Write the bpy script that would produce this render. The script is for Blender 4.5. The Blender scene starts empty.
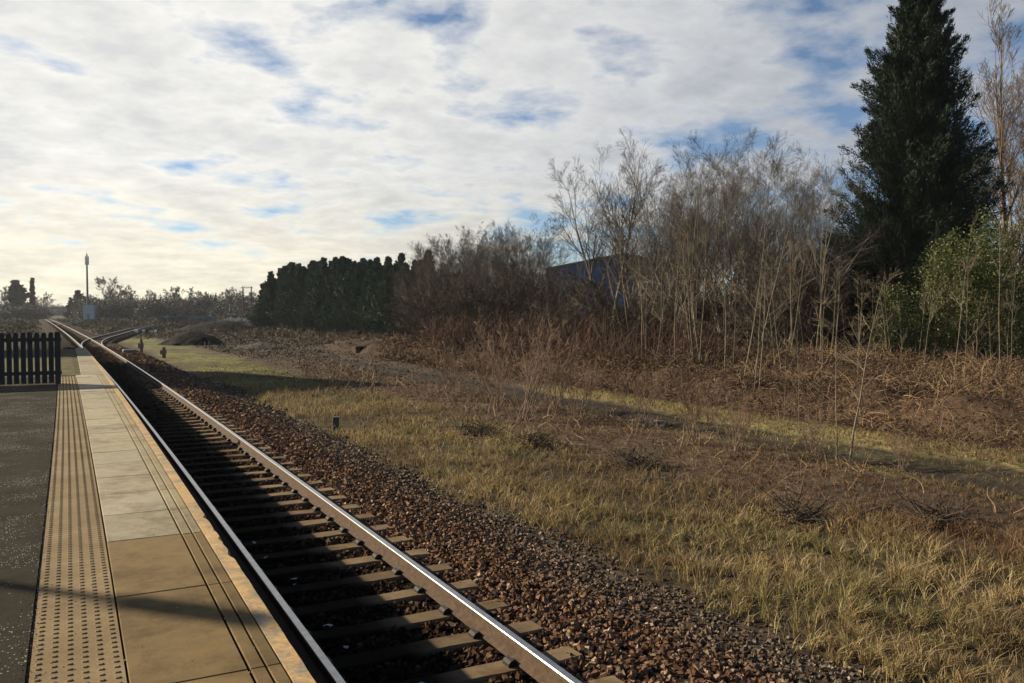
import bpy, math, numpy as np
from mathutils import Vector
C = bpy.context.scene.collection
PI = math.pi
R0 = np.random.default_rng(11)

# ------------------------------------------------------------------ frame of reference
# X: across the track (right), Y: along the track, Z: 0 = rail top; eye 2.66 m above the rails
YAW, PITCH, EYE, F = math.radians(27.3), math.atan(30/850), 2.66, 850.0
SUN_H = np.array([-.69, .724]); SUN_EL = math.radians(24.6)
CEN = 2.43                                   # centre line of the main track

def g(Y):                                    # gentle left-hand curve of the line
    Y = np.asarray(Y, float)
    a = np.maximum(Y, 0)
    return -.037*(a-60*(1-np.exp(-a/60)))

def at(px, D, z=None):                       # point at sideways angle px and distance D along the view
    x = (px-512)/F*D; c, s = math.cos(YAW), math.sin(YAW)
    X, Y = x*c+D*s, D*c-x*s
    if z is None: z = float(ground_z(np.array([X]), np.array([Y]))[0])
    return (X, Y, z)

# ------------------------------------------------------------------ noise in numpy
def _h(i, j, seed):
    n = (i.astype(np.int64)*374761393 + j.astype(np.int64)*668265263 + seed*1442695) & 0x7fffffff
    n = ((n ^ (n >> 13))*1274126177) & 0x7fffffff
    return ((n ^ (n >> 16)) & 0xffff)/65535.0
def vnoise(x, y, seed=0):
    xi, yi = np.floor(x), np.floor(y); fx, fy = x-xi, y-yi
    fx, fy = fx*fx*(3-2*fx), fy*fy*(3-2*fy)
    a, b, c, d = _h(xi, yi, seed), _h(xi+1, yi, seed), _h(xi, yi+1, seed), _h(xi+1, yi+1, seed)
    return (a*(1-fx)+b*fx)*(1-fy)+(c*(1-fx)+d*fx)*fy
def fbm(x, y, s, seed=0, o=4):
    x, y = np.asarray(x, float)/s, np.asarray(y, float)/s; t = 0; a = .5; n = 0
    for k in range(o):
        t = t+a*vnoise(x*2**k, y*2**k, seed+k*7); n += a; a *= .5
    return t/n
def sm(x, a, b):
    t = np.clip((np.asarray(x, float)-a)/(b-a), 0, 1); return t*t*(3-2*t)
def band(x, a, b, w): return sm(x, a-w, a+w)*(1-sm(x, b-w, b+w))

# ------------------------------------------------------------------ mesh helpers
def mk(name, verts, faces, mat, parent=None, col=None, smooth=False):
    """verts (n,3); faces: list of int arrays (m,k); col: (n,3) per vertex"""
    me = bpy.data.meshes.new(name)
    verts = np.asarray(verts, np.float32)
    fl = [np.asarray(f, np.int32) for f in faces if len(f)]
    loops = np.concatenate([f.ravel() for f in fl]); cnt = np.concatenate([np.full(len(f), f.shape[1], np.int32) for f in fl])
    me.vertices.add(len(verts)); me.vertices.foreach_set('co', verts.ravel())
    me.loops.add(len(loops)); me.loops.foreach_set('vertex_index', loops)
    me.polygons.add(len(cnt)); me.polygons.foreach_set('loop_start', np.concatenate([[0], np.cumsum(cnt)[:-1]]).astype(np.int32))
    me.polygons.foreach_set('use_smooth', np.full(len(cnt), smooth))
    me.update(calc_edges=True)
    if col is not None:
        ca = me.color_attributes.new('col', 'FLOAT_COLOR', 'POINT')
        c4 = np.ones((len(verts), 4), np.float32); c4[:, :3] = col
        ca.data.foreach_set('color', c4.ravel())
    me.materials.append(mat)
    o = bpy.data.objects.new(name, me); C.objects.link(o)
    if parent is not None: o.parent = parent
    return o

class MB:
    """collects simple shapes; build() links them as one mesh object"""
    def __init__(s): s.v, s.q, s.c, s.n = [], {}, [], 0
    def add(s, v, fs, col=None):
        v = np.asarray(v, float)
        for f in fs:
            f = np.asarray(f)
            s.q.setdefault(f.shape[1], []).append(f+s.n)
        s.v.append(v); s.n += len(v)
        cc = np.ones((len(v), 3))*(1 if col is None else np.asarray(col)); s.c.append(cc)
        return s
    def box(s, x0, x1, y0, y1, z0, z1, col=None, bev=0, rot=0, org=(0, 0, 0), jit=0):
        if bev:
            b = bev; zz = [(z0, 0), (z1-b, 0), (z1, b)]
            v = []
            for z, k in zz: v += [(x0+k, y0+k, z), (x1-k, y0+k, z), (x1-k, y1-k, z), (x0+k, y1-k, z)]
            f = [(0, 3, 2, 1), (8, 9, 10, 11)]
            for l in (0, 4):
                for i in range(4): f.append((l+i, l+(i+1) % 4, l+4+(i+1) % 4, l+4+i))
        else:
            v = [(x, y, z) for z in (z0, z1) for x, y in ((x0, y0), (x1, y0), (x1, y1), (x0, y1))]
            f = [(0, 3, 2, 1), (4, 5, 6, 7), (0, 1, 5, 4), (1, 2, 6, 5), (2, 3, 7, 6), (3, 0, 4, 7)]
        v = np.array(v, float)
        if jit: v += R0.normal(0, jit, v.shape)
        if rot:
            c, sn = math.cos(rot), math.sin(rot); x, y = v[:, 0]*c-v[:, 1]*sn, v[:, 0]*sn+v[:, 1]*c; v[:, 0], v[:, 1] = x, y
        return s.add(v+np.array(org), [np.array(f)], col)
    def cyl(s, p0, p1, r0, r1, n=10, col=None):
        p0, p1 = np.array(p0, float), np.array(p1, float); d = p1-p0; d /= np.linalg.norm(d)
        u = np.cross(d, [0, 0, 1] if abs(d[2]) < .9 else [1, 0, 0]); u /= np.linalg.norm(u); w = np.cross(d, u)
        a = np.arange(n)*2*PI/n; ring = np.outer(np.cos(a), u)+np.outer(np.sin(a), w)
        v = np.vstack([p0+ring*r0, p1+ring*r1]); i = np.arange(n); j = (i+1) % n
        return s.add(v, [np.stack([i, j, j+n, i+n], 1), np.array([i[::-1]]), np.array([i+n])], col)
    def build(s, name, mat, parent=None, smooth=False):
        return mk(name, np.vstack(s.v), [np.concatenate(x) for x in s.q.values()], mat, parent, np.vstack(s.c), smooth)

def tag(o, label=None, cat=None, group=None, kind=None):
    for k, v in (('label', label), ('category', cat), ('group', group), ('kind', kind)):
        if v: o[k] = v
    return o
def empty(name, loc, rz=0, **k):
    o = bpy.data.objects.new(name, None); C.objects.link(o); o.location = loc; o.rotation_euler = (0, 0, rz); o.empty_display_size = .3
    return tag(o, **k)
def copy_tree(o, loc, rz, sc, label=None, group=None):
    r = o.copy(); C.objects.link(r); r.location = loc; r.rotation_euler = (0, 0, rz); r.scale = sc if hasattr(sc, '__len__') else (sc,)*3
    for ch in list(o.children):
        c = ch.copy(); C.objects.link(c); c.parent = r
    if label: r['label'] = label
    if group: r['group'] = group
    return r

# ------------------------------------------------------------------ materials
def new_mat(name, rough=.9, spec=.3, metal=0):
    m = bpy.data.materials.new(name); m.use_nodes = True
    b = m.node_tree.nodes['Principled BSDF']
    b.inputs['Roughness'].default_value = rough; b.inputs['Specular IOR Level'].default_value = spec; b.inputs['Metallic'].default_value = metal
    return m, m.node_tree, b
def nd(nt, t, **k):
    n = nt.nodes.new(t)
    for a, b in k.items(): setattr(n, a, b)
    return n
def noise(nt, scale, detail=6, rough=.6, src=None, dim='3D'):
    n = nd(nt, 'ShaderNodeTexNoise'); n.inputs['Scale'].default_value = scale; n.inputs['Detail'].default_value = detail; n.inputs['Roughness'].default_value = rough
    if src is not None: nt.links.new(src, n.inputs['Vector'])
    return n.outputs['Fac']
def ramp(nt, fac, stops):
    r = nd(nt, 'ShaderNodeValToRGB'); nt.links.new(fac, r.inputs['Fac']); e = r.color_ramp.elements
    while len(e) < len(stops): e.new(.5)
    for i, (p, c) in enumerate(stops):
        e[i].position = p; e[i].color = (c[0], c[1], c[2], 1) if hasattr(c, '__len__') else (c, c, c, 1)
    return r.outputs['Color']
def mix(nt, fac, a, b, mode='MIX'):
    m = nd(nt, 'ShaderNodeMix', data_type='RGBA', blend_type=mode)
    for s, v in (('Factor', fac), ('A', a), ('B', b)):
        i = [x for x in m.inputs if x.name == s and (x.type == ('VALUE' if s == 'Factor' else 'RGBA'))][0]
        if hasattr(v, 'is_output'): nt.links.new(v, i)
        else: i.default_value = v if s == 'Factor' else (*v, 1)
    return [x for x in m.outputs if x.type == 'RGBA'][0]
def bump(nt, b, h, strength=.5, dist=.02):
    n = nd(nt, 'ShaderNodeBump'); n.inputs['Strength'].default_value = strength; n.inputs['Distance'].default_value = dist
    nt.links.new(h, n.inputs['Height']); nt.links.new(n.outputs['Normal'], b.inputs['Normal'])
def objco(nt): return nd(nt, 'ShaderNodeTexCoord').outputs['Object']

def vcol_mat(name, rough=.9, spec=.2, nscale=0, namp=.5, bmp=0, bs=.02, trans=0):
    m, nt, b = new_mat(name, rough, spec)
    a = nd(nt, 'ShaderNodeVertexColor', layer_name='col').outputs['Color']
    if nscale:
        f = noise(nt, nscale, 8, .65, objco(nt))
        k = ramp(nt, f, [(.25, 1-namp), (.75, 1+namp)])
        a = mix(nt, 1.0, a, k, 'MULTIPLY')
        if bmp: bump(nt, b, f, bmp, bs)
    nt.links.new(a, b.inputs['Base Color'])
    if trans:
        t = nd(nt, 'ShaderNodeBsdfTranslucent'); nt.links.new(a, t.inputs['Color'])
        mx = nd(nt, 'ShaderNodeMixShader'); mx.inputs[0].default_value = trans
        nt.links.new(b.outputs[0], mx.inputs[1]); nt.links.new(t.outputs[0], mx.inputs[2])
        nt.links.new(mx.outputs[0], nt.nodes['Material Output'].inputs['Surface'])
    return m
M = {}
M['ground'] = vcol_mat('earth_and_litter', .95, .1, 5.5, .55, .9, .06)
M['stone'] = vcol_mat('crushed_stone', .95, .03)
M['grass'] = vcol_mat('dry_grass', .8, .2, trans=.25)
M['cane'] = vcol_mat('bramble_cane', .8, .2)
M['leaf'] = vcol_mat('evergreen_leaf', .55, .35, trans=.15)
M['needle'] = vcol_mat('conifer_spray', .75, .2)
M['bark'] = vcol_mat('bark', .85, .2, 9, .35, .5, .02)
M['paint'] = vcol_mat('painted_surface', .6, .3, 3, .15)
M['litter'] = vcol_mat('paper_litter', .8, .2)
M['slab'] = vcol_mat('concrete_paving', .9, .2, 7, .22, .35, .006)
M['bed'] = vcol_mat('ballast_bed', 1.0, .02, 28, .7, 1, .05)
# finer speckle on the paving
def speckle(m, scale, lo, hi, dark, light):
    nt = m.node_tree; b = nt.nodes['Principled BSDF']; src = b.inputs['Base Color'].links[0].from_socket
    f = noise(nt, scale, 3, .7, objco(nt)); k = ramp(nt, f, [(lo, dark), (hi, light)])
    nt.links.new(mix(nt, 1.0, src, k, 'MULTIPLY'), b.inputs['Base Color'])
speckle(M['slab'], 160, .3, .7, .8, 1.2)
nt = M['slab'].node_tree; b = nt.nodes['Principled BSDF']; src = b.inputs['Base Color'].links[0].from_socket; mp = nd(nt, 'ShaderNodeMapping'); mp.inputs['Location'].default_value = (3, 1, 0); nt.links.new(objco(nt), mp.inputs[0])
st = ramp(nt, noise(nt, 1.7, 10, .72, mp.outputs[0]), [(.36, (.62, .58, .52)), (.5, (1, 1, 1)), (.72, (1.12, 1.12, 1.14))]); nt.links.new(mix(nt, 1.0, src, st, 'MULTIPLY'), b.inputs['Base Color'])
M['sleeper'] = M['slab'].copy(); M['sleeper'].name = 'weathered_sleeper'; M['sleeper'].node_tree.nodes['Principled BSDF'].inputs['Specular IOR Level'].default_value = .02
# asphalt: dark, with scattered light chippings denser in places
m, nt, b = new_mat('asphalt', 1.0, .03); co = objco(nt)
v = nd(nt, 'ShaderNodeTexVoronoi'); v.inputs['Scale'].default_value = 75; nt.links.new(co, v.inputs['Vector'])
chip = ramp(nt, v.outputs['Distance'], [(.2, 1), (.42, 0)])
v2 = nd(nt, 'ShaderNodeSeparateColor'); nt.links.new(v.outputs['Color'], v2.inputs[0])
big = noise(nt, 1.3, 4, .6, co)
big = ramp(nt, big, [(.35, 0), (.7, 1)]); add = nd(nt, 'ShaderNodeMath', operation='ADD'); nt.links.new(v2.outputs[0], add.inputs[0]); nt.links.new(big, add.inputs[1])
sel = ramp(nt, add.outputs[0], [(.0, 0), (1, 0)])
gt = nd(nt, 'ShaderNodeMath', operation='GREATER_THAN'); nt.links.new(add.outputs[0], gt.inputs[0]); gt.inputs[1].default_value = 1.3
mm = nd(nt, 'ShaderNodeMath', operation='MULTIPLY'); nt.links.new(chip, mm.inputs[0]); nt.links.new(gt.outputs[0], mm.inputs[1])
base = ramp(nt, noise(nt, 3, 8, .7, co), [(.3, (.028, .024, .018)), (.7, (.052, .045, .033))])
nt.links.new(mix(nt, mm.outputs[0], base, (.42, .4, .38)), b.inputs['Base Color'])
bump(nt, b, noise(nt, 130, 3, .7, co), .9, .008); M['asphalt'] = m
# tactile paving, buff, stained
m, nt, b = new_mat('buff_tactile_concrete', .85, .25); co = objco(nt)
c1 = ramp(nt, noise(nt, 2.2, 8, .65, co), [(.3, (.13, .085, .036)), (.55, (.19, .13, .06)), (.75, (.25, .185, .10))])
c2 = ramp(nt, noise(nt, 60, 4, .7, co), [(.3, .75), (.7, 1.2)])
nt.links.new(mix(nt, 1.0, c1, c2, 'MULTIPLY'), b.inputs['Base Color']); M['tactile'] = m
# coping line: worn cream-orange over grey
m, nt, b = new_mat('worn_edge_line', .85, .2); co = objco(nt)
f1 = noise(nt, 4.5, 9, .72, co)
c1 = ramp(nt, f1, [(.36, (.2, .18, .15)), (.45, (.3, .22, .13)), (.52, (.42, .27, .12)), (.7, (.5, .37, .2))])
nt.links.new(mix(nt, 1.0, c1, ramp(nt, noise(nt, 45, 5, .7, co), [(.3, .7), (.7, 1.25)]), 'MULTIPLY'), b.inputs['Base Color'])
bump(nt, b, f1, .6, .01); M['edge'] = m
# steel
m, nt, b = new_mat('polished_rail_head', .3, .5, 1.0)
nt.links.new(ramp(nt, noise(nt, 9, 4, .6, objco(nt)), [(.3, (.26, .255, .25)), (.7, (.42, .41, .39))]), b.inputs['Base Color']); M['railtop'] = m
m, nt, b = new_mat('rusty_rail_side', .85, .2); co = objco(nt)
nt.links.new(ramp(nt, noise(nt, 14, 8, .7, co), [(.3, (.045, .028, .018)), (.55, (.085, .055, .035)), (.75, (.13, .085, .05))]), b.inputs['Base Color'])
bump(nt, b, noise(nt, 60, 4, .6, co), .4, .003); M['rust'] = m
m, nt, b = new_mat('dark_cast_iron', .7, .3); b.inputs['Base Color'].default_value = (.02, .016, .013, 1); M['iron'] = m
m, nt, b = new_mat('black_fence_paint', .6, .35)
nt.links.new(ramp(nt, noise(nt, 12, 6, .7, objco(nt)), [(.3, (.008, .008, .009)), (.7, (.02, .02, .02))]), b.inputs['Base Color']); M['fence'] = m
m, nt, b = new_mat('brick', .9, .2); br = nd(nt, 'ShaderNodeTexBrick'); br.inputs['Scale'].default_value = 1.0
br.inputs['Brick Width'].default_value = .225; br.inputs['Row Height'].default_value = .075; br.inputs['Mortar Size'].default_value = .008
br.inputs['Color1'].default_value = (.2, .075, .045, 1); br.inputs['Color2'].default_value = (.13, .055, .035, 1); br.inputs['Mortar'].default_value = (.25, .23, .2, 1)
mp = nd(nt, 'ShaderNodeMapping'); mp.inputs['Rotation'].default_value = (PI/2, 0, PI/2); nt.links.new(objco(nt), mp.inputs[0]); nt.links.new(mp.outputs[0], br.inputs[0])
nt.links.new(br.outputs[0], b.inputs['Base Color']); M['brick'] = m
m, nt, b = new_mat('profiled_blue_sheeting', .5, .4); w = nd(nt, 'ShaderNodeTexWave'); w.inputs['Scale'].default_value = 1.6; w.inputs['Distortion'].default_value = 0
nt.links.new(objco(nt), w.inputs[0]); nt.links.new(ramp(nt, w.outputs[0], [(0, (.022, .058, .14)), (1, (.033, .08, .19))]), b.inputs['Base Color']); bump(nt, b, w.outputs[0], .8, .1); M['blue'] = m
m, nt, b = new_mat('window_glass', .08, .6); b.inputs['Base Color'].default_value = (.02, .025, .03, 1); M['glass'] = m

# ------------------------------------------------------------------ ground
def ground_z(X, Y):
    l = X-g(Y)
    z = -.5+.10*(fbm(X, Y, 2.2, 3)-.5)+.16*(fbm(X, Y, 9, 5)-.5)*sm(l, 6.3, 9)
    z = z-.09*(band(l, 14.6, 15.3, .25)+band(l, 16.2, 16.7, .25))*(1-sm(Y, 40, 60))
    z = z+sm(l, 18.4+fbm(X, Y, 1.7, 8)*1.8, 20.6)*(1-sm(Y, 60, 85))*(.25+.7*fbm(X, Y, 3.5, 21)+1.5*np.maximum(fbm(X, Y, 1.9, 23)-.42, 0))
    z = z+.5*(fbm(X, Y, 25, 31)-.5)*sm(l, 30, 60)
    z = np.where((l > -1.6) & (l < 5.1), -.75, z)
    z = np.where(l <= -1.6, -.5+.15*(fbm(X, Y, 6, 9)-.5), z)
    d = np.where((l > 5.1) & (l < 5.9) & False, -.03, 0)
    return z+d
def zones(X, Y):
    """surface colour and how much standing grass grows there"""
    l = X-g(Y); w = (fbm(X, Y, 1.6, 41)-.5)*2.2; lw = l+w*.8
    n1, n2, n3 = fbm(X, Y, .7, 51), fbm(X, Y, 3, 61), fbm(X, Y, .25, 71)
    col = np.ones((len(X), 3))*np.array([.075, .055, .034])
    def put(mask, c):
        nonlocal col
        col = col*(1-mask[:, None])+np.array(c)*mask[:, None]
    cess = 1-sm(l+w*.45, 5.6, 6.3)
    strip = band(lw, 5.95, 10.4+2.2*(1-sm(Y, 4, 12)), .5)
    straw = strip*(1-sm(Y, 42, 56)); put(straw, [.062, .047, .027])
    green = band(lw, 6.2, 11, .8)*sm(Y, 27, 42)*(1-sm(Y, 100, 150)); put(green*.95, [.15, .145, .048])
    put(sm(fbm(X, Y, 2.4, 123), .46, .62)*green*.7, [.075, .06, .033])
    brush = band(lw, 10.4, 14.3, .5)*(1-sm(Y, 45, 70)); put(brush, [.085, .058, .036])
    broad = band(l+w*2, 10.5, 22, 1.2)*sm(Y, 26, 40)*(1-sm(Y, 110, 180)); put(broad, [.07, .05, .035])
    path = band(l+w*.25, 14.3, 16.9, .3)*(1-sm(Y, 45, 70)); put(path, [.034, .026, .019])
    mid = band(l+w*.3, 15.3, 15.9, .2)*(1-sm(Y, 14, 24)); put(mid*.7, [.08, .07, .035])
    verge = band(l+w*.3, 16.7, 18.7, .25)*(1-sm(Y, 27, 33)); put(verge*(.6+.9*np.clip(n2-.25, 0, .45)), [.24, .20, .085])
    verge2 = band(l+w*.3, 14.0, 14.5, .2)*(1-sm(Y, 16, 24)); put(verge2*.8, [.13, .115, .05])
    bank = sm(l+w*.5, 18.6, 19.2)*(1-sm(Y, 60, 90)); put(bank, [.06, .038, .024])
    far = sm(Y, 100, 170); put(far*(.6+.4*sm(n2, .35, .6)), [.040, .034, .02]); put(sm(Y, 60, 90)*(1-green)*sm(fbm(X, Y, 4, 66), .45, .6)*.7*(1-far), [.03, .024, .018])
    dark = sm(n2, .62, .72)*sm(l, 7, 8)*(1-far); put(dark*.45, [.04, .03, .022])
    put(cess*(1-far), [.062, .046, .033])
    left = 1-sm(l, -1.9, -1.6); put(left, [.07, .062, .03])
    col *= (.62+.76*n1)[:, None]*(.8+.4*n3)[:, None]
    dens = np.clip(straw*(1-.6*sm(n2, .56, .72)) + green*.55 + verge*1.1 + mid*.5+verge2*.9 + brush*.45, 0, 1)*(1-cess)
    gap = .18+.95*sm(fbm(X, Y, .55, 131), .36, .56); dens = dens*np.where(l < 13, gap, 1)
    return col, dens, dict(l=l, straw=straw, green=green, brush=brush, path=path, verge=verge, bank=bank, cess=cess, n1=n1, n2=n2, broad=broad)

def axis(parts):
    out = []
    for a, b, s in parts: out.append(np.arange(a, b-1e-6, s))
    return np.concatenate(out)
def geo(a, b, s0, k):
    o = [a]
    while abs(o[-1]) < abs(b): o.append(o[-1]+s0); s0 *= k
    return np.array(o)
xs = np.concatenate([geo(-8, -3500, -1, 1.35)[::-1], axis([(-7, 4, .5), (4, 22, .13), (22, 45, .4)]), geo(45, 4500, .8, 1.2)])
ys = np.concatenate([geo(-2, -3000, -1, 1.5)[::-1][:-1], axis([(-2, 2, .5), (2, 30, .14), (30, 60, .3)]), geo(60, 4500, .5, 1.06)])
gx, gy = np.meshgrid(xs, ys); X, Y = gx.ravel(), gy.ravel()
def grid_faces(nx, ny):
    i, j = np.meshgrid(np.arange(nx-1), np.arange(ny-1)); a = (j*nx+i).ravel()
    return np.stack([a, a+1, a+nx+1, a+nx], 1)
zc, _, _ = zones(X, Y); zg = ground_z(X, Y); zg = np.where((abs(X) > 400) | (Y > 600), -.5, zg)
tag(mk('ground', np.stack([X, Y, zg], 1), [grid_faces(len(xs), len(ys))], M['ground'], None, zc, True), kind='structure')

# ------------------------------------------------------------------ ballast bed and stones
def bed_z(l):                                # cross-section of the ballast
    return np.interp(l, [-1.7, -.6, .2, 4.0, 4.55, 5.5, 5.8], [-.62, -.5, -.225, -.225, -.28, -.5, -.6])
ls = np.array([-1.7, -.6, .2, 1, 2, 3, 4.0, 4.3, 4.55, 5.0, 5.5, 5.8]); yy = np.concatenate([np.arange(-6, 90, .5), np.arange(90, 620, 4)])
L, YY = np.meshgrid(ls, yy); L, YY = L.ravel(), YY.ravel()
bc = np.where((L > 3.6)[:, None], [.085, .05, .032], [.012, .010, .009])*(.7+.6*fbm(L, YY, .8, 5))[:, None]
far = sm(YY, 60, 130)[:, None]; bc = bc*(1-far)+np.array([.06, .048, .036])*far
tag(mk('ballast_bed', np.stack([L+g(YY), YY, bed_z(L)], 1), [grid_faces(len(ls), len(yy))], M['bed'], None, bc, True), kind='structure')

CUBE = np.array([(x, y, z) for z in (-1, 1) for x, y in ((-1, -1), (1, -1), (1, 1), (-1, 1))], float)*.62
CF = np.array([(0, 3, 2, 1), (4, 5, 6, 7), (0, 1, 5, 4), (1, 2, 6, 5), (2, 3, 7, 6), (3, 0, 4, 7)])
def stones(name, P, size, col, label, cat, mat=None):
    n = len(P); rg = R0
    v = CUBE[None]*(1+rg.uniform(-.42, .35, (n, 8, 3)))*size[:, None, None]*rg.uniform(.6, 1.2, (n, 1, 3))
    q = rg.normal(size=(n, 4)); q /= np.linalg.norm(q, axis=1)[:, None]; w, x, y, z = q.T
    Rm = np.stack([1-2*(y*y+z*z), 2*(x*y-z*w), 2*(x*z+y*w), 2*(x*y+z*w), 1-2*(x*x+z*z), 2*(y*z-x*w), 2*(x*z-y*w), 2*(y*z+x*w), 1-2*(x*x+y*y)], 1).reshape(n, 3, 3)
    v = np.einsum('nij,nkj->nki', Rm, v)+P[:, None]
    f = (CF[None]+8*np.arange(n)[:, None, None]).reshape(-1, 4)
    return tag(mk(name, v.reshape(-1, 3), [f], mat or M['stone'], None, np.repeat(col, 8, 0)), label, cat, kind='stuff')
SLP = .665                                    # sleeper spacing
def scatter(l0, l1, bands):
    Ls, Ys, Ss = [], [], []
    for y0, y1, dens, s in bands:
        n = int((l1-l0)*(y1-y0)*dens); Ls.append(R0.uniform(l0, l1, n)); Ys.append(R0.uniform(y0, y1, n)); Ss.append(s*R0.uniform(.6, 1.35, n))
    return np.concatenate(Ls), np.concatenate(Ys), np.concatenate(Ss)
bands = [(3, 8, 620, .030), (8, 14, 480, .031), (14, 24, 260, .038), (24, 42, 110, .055), (42, 75, 40, .075)]
l, y, s = scatter(.5, 5.7, bands)
ph = np.abs(((y/SLP+.5) % 1)-.5)*SLP          # distance to the nearest sleeper
onsl = (ph < .135) & (l > CEN-1.3) & (l < CEN+1.02+.18*vnoise(y*3, y*0, 4))
rail = (np.abs(l-CEN+.7525) < .085) | (np.abs(l-CEN-.7525) < .085)
keep = ~(onsl & (R0.random(len(l)) > .03)) & ~rail; l, y, s = l[keep], y[keep], s[keep]
z = bed_z(l)+s*.35+R0.uniform(-.006, .018, len(l))
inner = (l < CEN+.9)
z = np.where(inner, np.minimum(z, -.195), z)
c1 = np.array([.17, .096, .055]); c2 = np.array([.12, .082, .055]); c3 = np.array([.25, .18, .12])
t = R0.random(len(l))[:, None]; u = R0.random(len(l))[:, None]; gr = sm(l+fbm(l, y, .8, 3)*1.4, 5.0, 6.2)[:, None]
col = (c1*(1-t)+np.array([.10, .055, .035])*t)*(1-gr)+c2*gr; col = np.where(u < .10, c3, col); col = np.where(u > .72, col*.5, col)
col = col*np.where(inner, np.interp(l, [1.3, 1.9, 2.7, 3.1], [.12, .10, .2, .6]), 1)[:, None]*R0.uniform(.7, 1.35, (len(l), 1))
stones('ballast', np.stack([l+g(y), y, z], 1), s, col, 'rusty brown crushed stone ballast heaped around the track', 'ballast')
l, y, s = scatter(5.3, 7.2, [(3, 8, 520, .022), (8, 14, 360, .025), (14, 24, 190, .033), (24, 42, 70, .05)])
keep = R0.random(len(l)) < 1-sm(l+(fbm(l, y, 1.6, 41)-.5)*1.2, 5.5, 6.4); l, y, s = l[keep], y[keep], s[keep]
x = l+g(y); z = np.maximum(ground_z(x, y), bed_z(l))+s*.3
u = R0.random((len(l), 1)); col = np.where(u < .2, [.19, .155, .115], np.where(u < .65, [.11, .077, .052], [.05, .036, .026]))*R0.uniform(.7, 1.3, (len(l), 1))
stones('cess_stone', np.stack([x, y, z], 1), s, col, 'greyish small stones of the walkway between ballast and grass', 'gravel')

# ------------------------------------------------------------------ track
def sweep(prof, path, nrm):                   # prof (k,2) sideways/up ; path (n,3) ; nrm (n,2) sideways direction
    k, n = len(prof), len(path)
    v = np.zeros((n, k, 3)); v[:, :, 0] = path[:, None, 0]+nrm[:, None, 0]*prof[None, :, 0]; v[:, :, 1] = path[:, None, 1]+nrm[:, None, 1]*prof[None, :, 0]
    v[:, :, 2] = path[:, None, 2]+prof[None, :, 1]
    i, j = np.meshgrid(np.arange(n-1), np.arange(k)); j2 = (j+1) % k
    f = np.stack([i*k+j, i*k+j2, (i+1)*k+j2, (i+1)*k+j], -1).reshape(-1, 4)
    return v.reshape(-1, 3), [f, np.array([np.arange(k)]), np.array([np.arange(k)[::-1]+(n-1)*k])]
RAILP = np.array([(-.07, -.159), (.07, -.159), (.07, -.148), (.012, -.125), (.01, -.045), (.034, -.036), (.034, -.008), (-.034, -.008), (-.034, -.036), (-.01, -.045), (-.012, -.125), (-.07, -.148)])[::-1]
HEADP = np.array([(-.0345, -.008), (-.029, .0), (.029, .0), (.0345, -.008)])
def rail(path, parent):
    path = np.array(path); d = np.gradient(path[:, :2], axis=0); d /= np.linalg.norm(d, axis=1)[:, None]; nrm = np.stack([d[:, 1], -d[:, 0]], 1)
    v, f = sweep(RAILP, path, nrm); r = mk('rail', v, f, M['rust'], parent)
    v, f = sweep(HEADP, path, nrm); mk('running_surface', v, f, M['railtop'], r)
ty = np.concatenate([np.arange(-6, 60, 1.5), np.arange(60, 120, 1.0), np.arange(120, 610, 6)])
trk = empty('railway_track', (0, 0, 0), label='straight main railway track beside the platform, rusty sided rails with shiny tops', cat='railway track')
for sgn in (-1, 1): rail(np.stack([CEN+sgn*.7525+g(ty), ty, ty*0], 1), trk)
def sleeper_mesh(mb, cx, cy, rot, L_=1.27, col=None):
    cc = np.array(col)
    xa = np.linspace(-L_, L_, 15); pr = np.array([(-.125, -.3), (-.125, -.19), (-.108, -.172), (.108, -.172), (.125, -.19), (.125, -.3)])
    v = np.zeros((15, 6, 3)); v[:, :, 0] = xa[:, None]; v[:, :, 1] = pr[None, :, 0]; v[:, :, 2] = pr[None, :, 1]+R0.uniform(-.004, .004); v = v.reshape(-1, 3)+R0.normal(0, .003, (90, 3))
    shade_k = 1-.94*band(v[:, 0]+R0.normal(0, .06), -1.3, .22, .2)            # platform's shade painted into the sleeper colour, platform-side half nearly black
    c, sn = math.cos(rot), math.sin(rot); x, y = v[:, 0]*c-v[:, 1]*sn, v[:, 0]*sn+v[:, 1]*c; v[:, 0], v[:, 1] = x+cx, y+cy
    i, j = np.meshgrid(np.arange(14), np.arange(6)); f = np.stack([i*6+j, (i+1)*6+j, (i+1)*6+(j+1) % 6, i*6+(j+1) % 6], -1).reshape(-1, 4)[:, ::-1]
    mb.add(v, [f, np.array([range(6)]), np.array([range(6)])[:, ::-1]+84], cc[None]*shade_k[:, None])
CHP = [(.14, -.18), (.14, -.145), (.12, -.125), (.09, -.115), (.075, -.13), (.055, -.155)]; CHI = [(1, i) for i in range(6)]+[(-1, i) for i in range(5, -1, -1)]
n = 0; rest = MB(); chairs_rest = MB()
for k in range(-3, 420):
    y = k*SLP
    if y > 260: break
    shade = R0.uniform(.75, 1.2); c = np.array([.165, .118, .072])*shade
    ang = -math.atan(float(g(y+1)-g(y))); cx = CEN+float(g(y))
    mb = MB() if 3 < y and n < 96 else rest
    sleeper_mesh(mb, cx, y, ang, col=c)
    if mb is not rest: o = mb.build('sleeper', M['sleeper'], trk); n += 1
    for sgn in (-1, 1):
        ch = MB() if mb is not rest else chairs_rest
        ox = cx+sgn*.7525; pv = np.array([(q*CHP[i][0]+ox, y+yy_, CHP[i][1]) for yy_ in (-.055, .055) for q, i in CHI]); nn = len(CHI)
        ch.add(pv, [np.array([(i, (i+1) % nn, nn+(i+1) % nn, nn+i) for i in range(nn)]), np.array([range(nn)][::-1]), np.array([range(nn, 2*nn)])])
        if mb is not rest: ch.build('rail_chair', M['iron'], o)
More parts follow.
